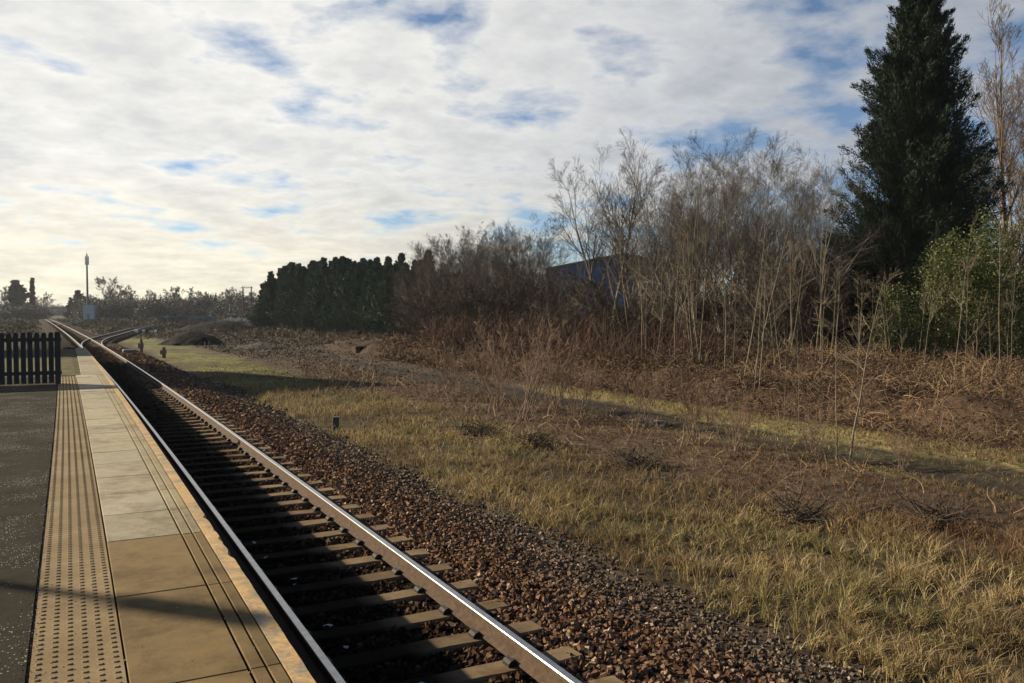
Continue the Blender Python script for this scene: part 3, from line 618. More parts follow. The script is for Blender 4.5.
def place(o, px, D, sc=1, rz=None, label=None, group=None, dz=0):
    loc = at(px, D); loc = (loc[0], loc[1], loc[2]+dz); rz = R0.uniform(0, 2*PI) if rz is None else rz
    if o.name not in used:
        used.add(o.name); o.location = loc; o.rotation_euler = (0, 0, rz); o.scale = sc if hasattr(sc, '__len__') else (sc,)*3
        if label: o['label'] = label
        if group: o['group'] = group
        return o
    return copy_tree(o, loc, rz, sc, label, group)

# the tall dark conifer at right
big = conifer('tall_conifer', 19.9, 4.5, 1300, 400, .165, 'tall dark evergreen conifer towering over the bare wood at right', prof=lambda t: np.interp(t, [0, .28, .45, .72, .9, 1], [.9, 1.07, 1.0, .70, .46, .14]), up=(.2, .9), asp=.13, col0=(.008, .018, .01), col1=(.022, .036, .016))
place(big, 913, 46, rz=.6)

# plantation of dark conifers
pc = [conifer('plantation_conifer', 9.6, 2.9, 360, 180, .2, '', prof=lambda t: np.clip(1.01-t, 0, 1)**.66, up=(.35, 1.0), col0=(.024, .05, .032), col1=(.065, .105, .062)) for _ in range(3)]
G = 'dark conifers standing shoulder to shoulder in the plantation'; LB = 'dark green conifer in the dense plantation left of the bare wood'
pxs = list(np.arange(266, 432, 8.5))
for i, px in enumerate(pxs):
    t = (px-262)/168; D = 142-t*42; topy = np.interp(px, [262, 275, 300, 345, 400, 428], [288, 270, 262, 258, 262, 262])+R0.uniform(-3, 4)
    Hh = (311.5-topy)/F*D+3.1
    place(pc[i % 3], px+R0.uniform(-3.5, 3.5), D, (Hh/9.6*R0.uniform(.9, 1.3),)*2+(Hh/9.6*R0.uniform(.94, 1.06),), label=('leftmost dark conifer of the plantation, at its low end' if i == 0 else LB), group=(None if i == 0 else G))
for i in range(19):
    px = 272+i*8.4+R0.uniform(-3, 3); t = (px-262)/168; D = 146-t*42+R0.uniform(-2, 3); topy = np.interp(px, [262, 275, 300, 345, 400, 428], [288, 270, 262, 258, 262, 262])+R0.uniform(0, 5); Hh = (311.5-topy)/F*D+3.1
    place(pc[(i+1) % 3], px, D, (Hh/9.6*R0.uniform(1.05, 1.4),)*2+(Hh/9.6,), label=LB, group=G)
for i in range(12):
    px = 285+i*13; t = (px-262)/168; D = 156-t*42; place(pc[(i*2) % 3], px, D, R0.uniform(.98, 1.12)*(1.08 if i > 1 else .85), label=LB, group=G)

# bare trees behind, left part (hazy grey-brown mass between plantation and blue shed)
bt = [bare_tree('bare_tree', 10.5, stems=3+i, spread=.14, limbs=12, subs=7, twigs=7, twl=4, t0=.12, rad=.08, ang=(.45, .95), lr=(.36, .6), tr=.006, bark=(.12, .10, .075), twig=(.08, .065, .05)) for i in range(3)]
GA, LA_ = 'bushy bare trees between the plantation and the blue shed', 'bushy grey-brown bare tree between the dark plantation and the blue shed'
for i in range(24):
    px = 418+i*6.2; D = R0.uniform(68, 92); top = np.interp(px, [415, 440, 460, 480, 510, 530, 560], [272, 250, 238, 242, 236, 228, 232])+R0.uniform(-4, 8)
    if px > 540: continue
    place(bt[i % 3], px, D, ((311.5-top)/F*D+3)/10.5, label=LA_, group=GA)
# forked landmark tree in front of the blue shed
fk = bare_tree('forked_tree', 12.6, lean=[(-.27, -.12, 1), (.10, .1, 1)], limbs=17, subs=8, twigs=7, twl=4, t0=.33, rad=.17, ang=(.4, .9), bark=(.14, .12, .09), twig=(.075, .06, .047), tr=.0055, label='tall forked bare tree leaning left in front of the blue shed', lr=(.34, .58))
place(fk, 611, 52, .93, rz=-.35)
# main wood
mt = [bare_tree('woodland_tree', 12.5, stems=[1, 3, 2, 4][i], spread=.07, limbs=[20, 9, 12, 7][i], subs=8, twigs=7, twl=4, t0=.22, rad=.11, up=.07, ang=(.5, 1.05), lr=(.38, .62), tr=.0048, bark=(.19, .16, .12), twig=(.075, .06, .047)) for i in range(4)]
GB, LBB = 'bare trees of the wood left of the tall conifer', 'tall thin bare tree in the wood left of the tall conifer'
mid = [(548, 66, 238), (572, 70, 246), (632, 58, 188), (648, 64, 182), (676, 60, 170), (722, 58, 158), (765, 60, 162), (640, 50, 165), (655, 58, 160), (668, 47, 190), (682, 55, 165), (697, 46, 158), (712, 52, 152), (727, 45, 150), (742, 50, 152), (757, 56, 165), (770, 47, 160), (786, 52, 158), (800, 46, 165), (815, 55, 172), (828, 50, 180), (840, 56, 200), (690, 63, 175), (735, 66, 170), (780, 64, 172), (700, 72, 180), (755, 75, 180), (812, 70, 190), (850, 60, 230)]
for i, (px, D, top) in enumerate(mid):
    place(mt[i % 4], px, D, ((311.5-top-12)/F*D+3)/12.9, label=LBB, group=GB)
# big bare tree at the right edge, behind the conifer
ot = bare_tree('poplar', 24, stems=6, spread=.06, limbs=16, subs=7, twigs=6, twl=3, t0=.12, rad=.22, up=.12, ang=(.3, .6), tr=.014, bark=(.17, .125, .085), twig=(.11, .082, .06), lr=(.22, .42), label='very tall bare tree with orange-brown limbs behind the conifer at the right edge')
place(ot, 1018, 62, 1)
for px, D, s_ in ((1075, 60, .9), (1120, 52, .75)): place(ot, px, D, s_, label='tall orange-brown bare tree just outside the right edge', group='orange-brown trees at far right')
# shrubs filling the wood's lower storey
us = [bare_tree('understorey_shrub', 4.6, stems=9, spread=.35, limbs=9, subs=6, twigs=5, twl=3, t0=.1, rad=.035, tr=.009, up=.02, bark=(.085, .068, .05), twig=(.07, .052, .038), ang=(.3, .9), cat='shrub') for _ in range(3)]
GC = 'twiggy shrubs filling the lower storey of the wood'; LC = 'twiggy brown shrub under the bare trees of the wood'
for i in range(84):
    px = 425+i*7.6+R0.uniform(-5, 5); D = [R0.uniform(40, 50), R0.uniform(50, 62), R0.uniform(62, 78)][i % 3]
    if px < 560: D = R0.uniform(60, 84)
    if 548 < px < 665 and i % 2: continue
    if px > 820: D = R0.uniform(50, 62)
    place(us[i % 3], px, D, R0.uniform(.8, 1.35)*(.8 if 550 < px < 690 else 1), label=LC, group=GC)
# pale saplings at the front of the wood
sp = [bare_tree('sapling', 6.5, stems=1+(i % 2), spread=.012, limbs=10, subs=4, twigs=3, twl=0, t0=.3, rad=.03, tr=.005, up=.05, bark=(.185, .15, .10), twig=(.12, .09, .06), ang=(.5, 1.0), lr=(.18, .36), cat='sapling') for i in range(4)]
GD = 'pale saplings along the front of the wood'
cnt = 0
for i in range(44):
    px = 618+i*9.4+R0.uniform(-6, 6); D = R0.uniform(27, 42) if px > 700 else R0.uniform(33, 45)
    if px > 900 and i % 2: continue
    Xs, Ys, _ = at(px, D)
    if Xs-float(g(Ys)) < 20.3: continue
    where = ('left of the tall conifer' if px < 840 else 'in front of the tall conifer and evergreens')
    place(sp[i % 4], px, D, R0.uniform(.65, 1.12)*(.75 if px > 850 else 1), label='slender pale sapling at the wood front, '+where, group=GD+', '+where)
# named nearer saplings, one by one
one = [(954, 25.5, .92, 'thin pale birch sapling rising from the bramble bank, left of a close pair'), (966, 26, .80, 'crooked pale sapling rising from the bramble bank, right of a close pair'),
       (1001, 30, 1.15, 'pale many-branched sapling near the right edge before the evergreen bush'), (838, 17.8, .48, 'dark thin sapling beside the dirt path, left of a pair'), (851, 17.9, .60, 'pale leaning stem beside the dirt path, right of a pair'),
       (1012, 33, .85, 'short pale sapling hard against the right edge'), (919, 36, .8, 'straight pale sapling before the small bright evergreen'), (785, 19, .42, 'thin dark sapling in the undergrowth before the path'),
       (800, 23, .5, 'wispy sapling standing right beside the dirt path')]
for i, (px, D, s_, lb) in enumerate(one): place(sp[(i*2+0) % 4], px, D, (s_*(1.7 if 'pair of' in lb or 'of a pair' in lb else .7),)*2+(s_*(1.15 if 'path' in lb else 1),), label=lb)
# multi-stemmed reddish sprouts in the middle of the field
ms = [bare_tree('sprouting_shrub', 3.4, stems=14, spread=.13, limbs=7, subs=4, twigs=2, twl=0, t0=.2, rad=.021, tr=.0055, up=.06, bark=(.20, .14, .095), twig=(.15, .09, .06), ang=(.2, .6), lr=(.2, .4), cat='shrub') for _ in range(2)]
for i, (px, D, s_, lb) in enumerate([(524, 24.5, 1.0, 'largest clump of upright reddish stems in the middle of the field'), (556, 27, .85, 'clump of upright stems just right of the largest clump in the field'), (497, 27, .8, 'thin reddish clump of stems at the left end of the field brush'),
        (697, 20, .62, 'small clump of dark stems before the dirt path at centre right'), (640, 23, .55, 'short reddish clump of stems beside the pale stone'), (735, 18.5, .5, 'low wiry clump of stems left of the path saplings'), (455, 30, .7, 'low reddish stems nearest the bare dirt area'), (815, 18.2, .4, 'low wiry clump at the foot of the path saplings'), (580, 25, .6, 'wispy clump of stems near the dirt path bend'), (905, 17, .3, 'small wiry stems at the edge of the dirt path at right')]):
    place(ms[i % 2], px, D, s_, label=lb)
# bright evergreen bushes in front of the conifer
ev = leafy('evergreen_bush', [(0, 0, 2.6, 1.9, 2.3), (-1.5, .2, 1.7, 1.2, 1.6), (1.7, 0, 3.4, 1.7, 2.2), (.2, .3, 4.7, 1.3, 1.4), (2.9, .4, 2.2, 1.5, 1.9), (-.6, .2, 3.9, 1.2, 1.3), (1.6, .2, 5.2, 1.1, 1.1), (-2.3, 0, 3.0, .7, .9), (.9, .1, 6.2, .6, .8), (2.6, 0, 5.6, .8, .9), (-1.3, -.2, 4.6, .6, .8), (-2.6, .1, .9, .8, .9), (3.6, .2, 3.8, .9, 1.2)], 44000, .06, (.034, .045, .013), (.125, .138, .03), 'large bright yellowish green evergreen bush before the dark conifer')
place(ev, 962, 38, 1.02, rz=-YAW)
place(ev, 1048, 41, 1.05, rz=-YAW+.5, label='second large evergreen bush, mostly beyond the right edge')
ev2 = leafy('small_evergreen', [(0, 0, 1.5, .8, 1.5), (.1, .1, 2.9, .6, 1.0), (.7, .2, 1.0, .7, .9)], 7000, .07, (.045, .06, .016), (.13, .14, .035), 'small bright evergreen bush left of the large one')
place(ev2, 891, 38, 1)
sb = leafy('ivy_clump', [(0, 0, 1.0, 1.1, 1.0), (.9, .2, .8, .8, .8)], 3500, .07, (.03, .045, .015), (.07, .09, .028), 'low clump of dark ivy under the bare trees', group='ivy clumps under the trees')
for px, D in ((560, 66), (690, 52), (860, 44), (835, 48), (470, 78), (640, 56), (762, 50), (905, 41)): place(sb, px, D, R0.uniform(.7, 1.5))

# ------------------------------------------------------------------ far background
dk = [conifer('far_conifer', 14, 4.2, 120, 90, .7, '', prof=lambda t: np.clip(1.03-t**1.5, 0, 1)**.8, up=(.4, 1.0), col0=(.02, .032, .02), col1=(.035, .05, .028)) for _ in range(1)]
place(dk[0], 17, 350, (2.0, 2.0, 1.12), label='rounded dark conifer left of the far bridge')
place(dk[0], 79, 345, (1.3, 1.3, .82), label='pointed dark conifer just right of the far bridge'); place(dk[0], 71, 350, (.7, .7, .62), label='low dark conifer beside the far bridge, right of the gap')
place(dk[0], 88, 360, (.7, .7, .6), label='dark evergreen behind the mast foot'); place(dk[0], -12, 340, (1, 1, .9), label='dark conifer at the far left beyond the fence')
pop = conifer('far_poplar', 17, 1.7, 90, 80, .6, 'narrow pointed tree rising beside the rounded dark conifer', prof=lambda t: np.clip(1-t, 0, 1)**.7, up=(.9, 1.3), col0=(.045, .045, .03), col1=(.07, .065, .04), cat='tree')
place(pop, 32.5, 355, (1.5, 1.5, 1))
ft = [bare_tree('far_bare_tree', 12, stems=4, spread=.2, limbs=14, subs=7, twigs=6, twl=3, t0=.2, rad=.16, tr=.035, bark=(.1, .08, .06), twig=(.09, .07, .055)) for _ in range(2)]
GE = 'bare trees along the far hedge line'
for i, (px, D, s_, lb) in enumerate([(108, 330, 1.25, 'rounded bare tree just right of the mast'), (139, 360, 1.12, 'bare tree above the far hedge, third from the mast'), (118, 350, .9, 'bare tree above the far hedge, second from the mast'), (175, 340, 1.0, 'bare tree above the middle of the far hedge'), (188, 350, 1.0, 'spreading bare tree above the far hedge'), (228, 330, .98, 'bare tree left of the twin wooden poles'), (238, 340, .9, 'lower bare tree left of the twin wooden poles'),
        (40, 350, .9, 'rounded bare tree left of the far bridge'), (2, 330, 1.0, 'bare tree at the far left above the fence'), (-20, 320, 1.0, 'bare tree beyond the left edge'), (250, 345, .85, 'bare tree behind the twin wooden poles'), (158, 350, .85, 'small bare tree in the far hedge'), (205, 345, .85, 'small bare tree right of the hedge middle')]):
    place(ft[i % 2], px, D, s_, label=lb)
fs = [leafy('far_bush', [(0, 0, 3, 4, 3.4), (3, 1, 2.5, 3, 3), (-3, 0, 2.2, 3, 2.8)], 14000, .2, (.018, .02, .012), (.034, .032, .02), '', cat='bush', stem=False) for _ in range(2)]
GF, LF = 'dark bushes of the far hedge', 'dark bush in the long hedge line on the horizon'
for i in range(46):
    px = -40+i*6.6; zs_ = .62 if px < 40 else 1
    if 34 < px < 80: continue
    place(fs[i % 2], px+R0.uniform(-2, 2), R0.uniform(290, 345), (1.2, 1.2, zs_*R0.uniform(1.0, 1.5)), label=LF, group=GF)
# horizon wood beyond everything on the right
place(fs[0], 55, 640, (3, 3, 1.3), label='dark distant bushes seen under the far bridge')
for i in range(34):
    px = 260+i*27; place(fs[i % 2], px, R0.uniform(230, 330), (2, 2, 1.3), label='dark distant bush glimpsed behind the wood', group='distant bushes behind the wood')

# telecom mast and its cabin
X_, Y_, Z_ = at(88, 300); ma = empty('telecom_mast', (X_, Y_, -.5), label='slim telecom mast with a fat antenna head on the horizon', cat='mast')
MB().cyl((0, 0, 0), (0, 0, 20.5), .42, .26, 12, (.08, .085, .1)).build('pole', M['paint'], ma)
h = MB()
for k in range(3):
    a = k*2*PI/3+.4; h.box(-.18, .18, -.1, .1, 19.6, 22.6, (.45, .45, .45), rot=a, org=(.5*math.cos(a), .5*math.sin(a), 0), bev=.04)
h.build('antenna_panel', M['paint'], ma); MB().cyl((0, 0, 20.5), (0, 0, 23.4), .3, .25, 12, (.5, .5, .5)).build('antenna_head', M['paint'], ma); MB().cyl((0, 0, 23.4), (0, 0, 24.6), .04, .03, 6, (.1, .1, .1)).build('lightning_rod', M['paint'], ma)
X_, Y_, Z_ = at(91, 298); cb = empty('equipment_cabin', (X_, Y_, -.5), -YAW, label='pale blue-grey equipment cabin at the foot of the mast', cat='cabin')
MB().box(-2, 1.9, -1.4, 1.4, 0, 5.3, (.24, .30, .36)).build('wall', M['paint'], cb); MB().box(-2.15, 2.05, -1.55, 1.55, 5.303, 5.5, (.2, .24, .28), bev=.05).build('roof', M['paint'], cb); MB().box(-.6, .4, -1.44, -1.403, .1, 2.3, (.13, .17, .2)).build('door', M['paint'], cb)
# twin wooden poles with transformer
X_, Y_, Z_ = at(247.5, 235); hp = empty('twin_pole', (X_, Y_, -.5), -YAW, label='pair of wooden poles with crossbars and a transformer on the horizon', cat='utility pole')
for s_ in (-1, 1): MB().cyl((s_*1.15, 0, 0), (s_*1.15, 0, 10.1), .2, .15, 8, (.05, .04, .035)).build('pole', M['paint'], hp)
for z_ in (9.6, 7.4): MB().box(-1.7, 1.7, -.24, -.12 if z_ > 9 else -.17, z_, z_+.16, (.06, .05, .045)).build('crossbar', M['paint'], hp)
MB().box(-.5, .5, -.65, .1, 6.2, 7.35, (.14, .15, .16), bev=.08).build('transformer', M['paint'], hp)
for x_ in (-.6, 0, .6): MB().cyl((x_, -.18, 9.76), (x_, -.18, 10.15), .07, .05, 8, (.1, .07, .06)).build('insulator', M['paint'], hp)
# bridge
X_, Y_, Z_ = at(55.5, 560); bd = empty('road_bridge', (X_, Y_, -.5), 0, label='low brick road bridge across the line in the far gap', cat='bridge')
f = [];  W_ = 14; v = []
MB().box(-W_, -4.6, -2.5, 2.5, 0, 5.6, (.09, .085, .09)).box(4.6, W_, -2.5, 2.5, 0, 5.6, (.09, .085, .09)).build('abutment', M['paint'], bd)
MB().box(-W_-.2, W_+.2, -2.7, 2.7, 4.7, 5.2, (.07, .07, .075)).build('deck', M['paint'], bd); MB().box(-W_-.3, W_+.3, -2.85, -2.705, 4.9, 6.1, (.07, .065, .065), bev=.04).build('parapet', M['paint'], bd)
# low white wall, parked vehicles/containers
X_, Y_, Z_ = at(237, 225); tag(MB().box(-3.6, 3.6, -.15, .15, 0, 1.25, (.42, .42, .42), bev=.05).build('low_wall', M['paint']), 'low pale wall left of the plantation foot', 'wall').location = (X_, Y_, -.45)
bpy.data.objects['low_wall'].rotation_euler = (0, 0, -YAW)
for i, (px, D, c, lb) in enumerate([(173, 215, (.02, .05, .07), 'dull blue shipping container in the far yard, left of a pair'), (203, 225, (.06, .1, .11), 'pale blue-green shipping container in the far yard, right of a pair')]):
    X_, Y_, Z_ = at(px, D); ct = empty('container', (X_, Y_, -.5), -YAW+.1, label=lb, cat='container'); b_ = MB().box(-3, 3, -1.2, 1.2, 0, 1.9, c)
    for k in range(22): b_.box(-2.95+k*.27, -2.83+k*.27, -1.24, -1.201, .1, 1.8, c)
    b_.build('body', M['paint'], ct); MB().box(3.002, 3.05, -1.1, 1.1, .1, 1.8, c).build('door', M['paint'], ct)
# blue shed behind the wood
X_, Y_, Z_ = at(622, 118); sh = empty('blue_shed', (X_, Y_, -.5), -YAW-.12, label='large blue industrial shed with a low gable roof behind the bare trees', cat='shed')
hw, eh, ah, ln = 10.6, 9.0, 11.0, 34
mk('wall', [(-hw, 0, 0), (hw, 0, 0), (hw, 0, eh), (0, 0, ah), (-hw, 0, eh), (-hw, ln, 0), (hw, ln, 0), (hw, ln, eh), (0, ln, ah), (-hw, ln, eh)], [np.array([(0, 1, 2, 3, 4), (9, 8, 7, 6, 5)]), np.array([(0, 4, 9, 5), (1, 6, 7, 2)])], M['blue'], sh)
rf = MB()
for s_ in (-1, 1): rf.add(np.array([(s_*(hw+.3), -.25, eh-.02), (0, -.25, ah+.06), (0, ln+.2, ah+.06), (s_*(hw+.3), ln+.2, eh-.02), (s_*(hw+.3), -.25, eh+.2), (0, -.25, ah+.26), (0, ln+.2, ah+.26), (s_*(hw+.3), ln+.2, eh+.2)]), [np.array([(0, 1, 2, 3), (4, 7, 6, 5), (0, 4, 5, 1), (3, 2, 6, 7), (0, 3, 7, 4)])], (.19, .17, .14))
rf.build('roof', M['paint'], sh)
MB().box(-3, 3, -.06, -.003, 0, 5, (.1, .14, .2)).build('loading_door', M['paint'], sh)
# house off to the left of the line (throws the big shadow over track and grass)
hs = empty('brick_house', (-4, 51, -.5), 0, label='brick house with a slate gable roof left of the line', cat='house')
mk('wall', [(0, -6.5, 0), (0, 6.5, 0), (0, 6.5, 7.1), (0, 0, 10.6), (0, -6.5, 7.1), (-9, -6.5, 0), (-9, 6.5, 0), (-9, 6.5, 7.1), (-9, 0, 10.6), (-9, -6.5, 7.1)], [np.array([(0, 1, 2, 3, 4), (9, 8, 7, 6, 5)]), np.array([(0, 4, 9, 5), (1, 6, 7, 2)])], M['brick'], hs)
rf = MB()
for s_ in (-1, 1): rf.add(np.array([(.25, s_*6.8, 6.95), (.25, 0, 10.62), (-9.25, 0, 10.62), (-9.25, s_*6.8, 6.95), (.25, s_*6.8, 7.1), (.25, 0, 10.8), (-9.25, 0, 10.8), (-9.25, s_*6.8, 7.1)]), [np.array([(0, 1, 2, 3), (4, 7, 6, 5), (0, 4, 5, 1), (3, 2, 6, 7), (0, 3, 7, 4)])], (.08, .08, .09))
r_ = rf.build('roof', M['paint'], hs); MB().box(-8.4, -7.6, -.5, .5, 10.0, 12.0, (.2, .09, .06)).build('chimney', M['paint'], r_)
for y_, z_ in ((-3.3, 1.2), (3.3, 1.2), (-3.3, 4.2), (3.3, 4.2)):
    w_ = MB().box(.003, .05, y_-.65, y_+.65, z_, z_+1.4, (.6, .6, .58)).build('window', M['paint'], hs); MB().box(.052, .06, y_-.55, y_+.55, z_+.1, z_+1.3).build('pane', M['glass'], w_)
MB().box(.003, .06, -.5, .5, 0, 2.1, (.06, .09, .06)).build('door', M['paint'], hs)

# ------------------------------------------------------------------ heaps and small things
def heap(name, px, D, rx, ry, h, col, lb, seed, cat='spoil heap'):
    a = np.linspace(-1, 1, 41); U, V = np.meshgrid(a, a); U, V = U.ravel(), V.ravel(); r = np.sqrt(U*U+V*V)*(1+.5*(fbm(U+3, V+3, .6, seed)-.5)); z = h*np.clip(1-r**1.7, 0, 1)*(.8+.4*fbm(U+3, V+3, .5, seed+3))-.05
    X_, Y_, Z_ = at(px, D); o = mk(name, np.stack([U*rx, V*ry, z], 1), [grid_faces(41, 41)], M['ground'], None, np.array(col)*(.6+.8*fbm(U, V, .12, seed))[:, None], True)
    o.location = (X_, Y_, Z_); o.rotation_euler = (0, 0, -YAW); return tag(o, lb, cat)
heap('spoil_heap', 192, 82, 3.0, 2.3, 1.25, (.016, .014, .013), 'low dark spoil heap on the grass right of the siding', 2)
heap('spoil_heap', 222, 135, 7.5, 4, 1.7, (.014, .012, .012), 'wide dark heap in the far yard, behind the nearer one', 9)
heap('brushwood_pile', 262, 73, 2.6, 1.6, .55, (.075, .06, .055), 'pale grey-purple rubble heap beside the dirt track', 12, 'rubble heap')
heap('brushwood_pile', 402, 64, 4.2, 1.5, .7, (.05, .034, .024), 'dark brown brushwood pile at the foot of the plantation', 15, 'brush pile')
X_, Y_, Z_ = at(430, 60); o = tag(MB().box(-1.3, 1.3, -.25, .25, 0, .34, (.11, .09, .075), bev=.03).build('timber_baulk', M['slab']), 'short dark timber baulk lying at the edge of the dirt area', 'timber'); o.location = (X_, Y_, Z_); o.rotation_euler = (0, 0, -YAW)
X_, Y_, Z_ = at(335.5, 22.6); o = empty('marker_post', (X_, Y_, Z_), -YAW, label='stubby dark grey marker post where ballast meets grass', cat='post')
MB().box(-.07, .07, -.06, .06, -.05, .35, (.05, .052, .055), bev=.02).build('post', M['paint'], o); MB().box(-.085, .085, -.075, .075, .352, .37, (.08, .08, .08), bev=.005).build('cap', M['paint'], o)
def rock(px, D, r, col, lb, dz=0, name='stone'):
    n_ = 9; a = np.linspace(0, 2*PI, 14)[:-1]; e = np.linspace(-.9, 1.5, n_); A, E_ = np.meshgrid(a, e); v = np.stack([np.cos(A)*np.cos(E_), np.sin(A)*np.cos(E_), np.sin(E_)], -1).reshape(-1, 3)
    v = v*(.8+.5*R0.random((len(v), 1)))*np.array(r); i, j = np.meshgrid(np.arange(n_-1), np.arange(13)); f = np.stack([i*13+j, i*13+(j+1) % 13, (i+1)*13+(j+1) % 13, (i+1)*13+j], -1).reshape(-1, 4)
    o = mk(name, v, [f, np.array([np.arange(13)+(n_-1)*13])], M['slab'], None, np.ones((len(v), 3))*col); X_, Y_, Z_ = at(px, D); o.location = (X_, Y_, Z_+dz); o.rotation_euler = (0, 0, -YAW)
    return tag(o, lb, 'stone')
rock(645, 24.6, (.55, .35, .14), (.17, .13, .1), 'flat pale stone half sunk beside the dirt path')
rock(662, 24.2, (.3, .3, .1), (.13, .1, .08), 'smaller flat stone right of the pale stone')
rock(262, 8.9, (.05, .05, .03), (.13, .1, .07), 'isolated lump of tan stone by the sleepers', .2)
# rusty posts and white boxes by the points
for i, (px, D, h_, lb) in enumerate([(141, 65.5, 1.0, 'taller rusty post near the points, left of the two'), (163.5, 57.5, .75, 'shorter rusty post near the points, right of the two')]):
    X_, Y_, Z_ = at(px, D); o = empty('rusty_post', (X_, Y_, Z_), -YAW, label=lb, cat='post'); MB().cyl((0, 0, 0), (0, 0, h_), .13, .11, 8, (.17, .085, .05)).build('post', M['paint'], o); MB().box(-.2, .12, -.14, .14, h_*.35, h_*.75, (.2, .13, .1), bev=.02).build('arm', M['paint'], o)
for i, (px, D, s_, lb) in enumerate([(136, 118, .55, 'bright white trackside cabinet, leftmost of three by the siding'), (143.5, 125, .4, 'small white trackside cabinet, middle of three by the siding'), (155.5, 120, .45, 'low white trackside cabinet, rightmost of three by the siding')]):
    X_, Y_, Z_ = at(px, D); o = empty('trackside_cabinet', (X_, Y_, Z_), -YAW, label=lb, cat='cabinet'); MB().box(-.45*s_, .45*s_, -.2*s_, .2*s_, .15, 1.15*s_, (.75, .75, .72), bev=.05).build('body', M['paint'], o); MB().box(-.5*s_, .5*s_, -.25*s_, .25*s_, 0, .148, (.3, .3, .3)).build('base', M['paint'], o)
X_, Y_, Z_ = at(125, 56); o = empty('point_machine', (4.0+float(g(64)), 64, -.25), 0, label='pale point machine with rods beside the turnout', cat='point machine'); MB().box(-.1, .7, -.45, .45, 0, .3, (.13, .12, .11), bev=.06).build('casing', M['paint'], o); MB().cyl((-.1, .1, .1), (-.75, .1, .1), .025, .025, 6, (.2, .15, .1)).build('rod', M['paint'], o)
# fallen branches in the grass
def branch(px, D, L_, yaw, lb, col=(.1, .075, .05)):
    n_ = 1; P = grow(np.array([[0, 0, .08]]), np.array([[math.cos(yaw), math.sin(yaw), .06]]), np.array([L_]), 8, .06, -.01); Rr = taper(np.array([.03]), 8, .3); parts = []
    v, f = tubes(P, Rr, 5); parts.append((v, f, np.array(col))); p, d, Ln, r = spawn(P, Rr, 9, .2, 1, .4, .9, .2, .5, .6, np.array([L_])); Q = grow(p, d, Ln, 4, .12, 0); v, f = tubes(Q, np.maximum(taper(r, 4, .3), .004), 3); parts.append((v, f, np.array(col)))
    v, f, c = join(parts); o = mk('fallen_branch', v, f, M['bark'], None, c); X_, Y_, Z_ = at(px, D); o.location = (X_, Y_, Z_); tag(o, lb, 'branch')
branch(862, 12.9, 1.5, .35, 'dark fallen branch lying in the grass at right'); branch(668, 15.7, 1.3, 2.6, 'pale fallen branch lying in brown grass at centre', (.2, .16, .12)); branch(590, 19.5, 1.2, 2.2, 'thin pale fallen branch near the middle brush pile', (.2, .16, .12)); branch(470, 20.5, 1.2, .2, 'pale fallen branch at the left brush pile', (.22, .18, .13))
def brushpile(px, D, r, lb, n_=200, col=(.045, .033, .024)):
    r *= .62
    p = np.stack([R0.normal(0, r, n_), R0.normal(0, r*.6, n_), np.abs(R0.normal(0, .13, n_))], 1); P = grow(p, rdir(n_, -.3, .9), R0.uniform(.2, .7, n_), 3, .15, -.05); v, f = tubes(P, taper(np.full(n_, .008), 3, .4), 3)
    o = mk('brush_pile', v, [f], M['cane'], None, np.ones((len(v), 3))*col*R0.uniform(.6, 1.5, (len(v), 1))); X_, Y_, Z_ = at(px, D); o.location = (X_, Y_, Z_); tag(o, lb, 'brush pile')
brushpile(534, 19.7, .36, 'dark rounded brush pile in the golden grass at centre'); brushpile(478, 21.5, .42, 'dark brush pile left of the rounded one'); brushpile(640, 17.2, .36, 'dark low brush pile right of the rounded one'); brushpile(800, 12.8, .32, 'dark brush pile in the grass at right'); brushpile(945, 12.6, .4, 'dark brush pile nearest the right edge')
# litter on the sleepers
for i, (l_, y_, s_) in enumerate([(2.0, 7.45, .06), (2.05, 8.95, .05), (2.02, 8.75, .04), (1.95, 10.6, .05), (2.0, 6.9, .045), (2.3, 5.95, .05), (1.95, 9.9, .035)]):
    v = np.array([(-1, -.6, 0), (0, -.8, .25), (1, -.5, .05), (1.1, .5, .1), (.1, .7, .4), (-.9, .6, .12)])*s_*.6+R0.normal(0, .004, (6, 3))
    v = np.vstack([v, v-[0, 0, .004]]); o = mk('litter', v, [np.array([(0, 1, 4, 5), (1, 2, 3, 4), (11, 10, 7, 6), (10, 9, 8, 7)])], M['litter'], None, np.ones((12, 3))*.3)
    o.location = (l_+float(g(y_)), y_, -.16); o.rotation_euler = (0, 0, R0.uniform(0, 6)); tag(o, 'scrap of pale litter lying in the shaded track bed', 'litter', 'scraps of litter between the rails')

# ------------------------------------------------------------------ haze
hz = bpy.data.materials.new('haze'); hz.use_nodes = True; nt = hz.node_tree; nt.nodes.remove(nt.nodes['Principled BSDF']); pv = nd(nt, 'ShaderNodeVolumePrincipled'); pv.inputs['Color'].default_value = (.85, .9, 1, 1); pv.inputs['Density'].default_value = .00013; pv.inputs['Anisotropy'].default_value = .3
nt.links.new(pv.outputs[0], nt.nodes['Material Output'].inputs['Volume'])
tag(MB().box(-520, 620, -60, 760, -3.0, 30).build('haze', hz), 'thin pale haze over the far end of the line', 'haze', kind='stuff')

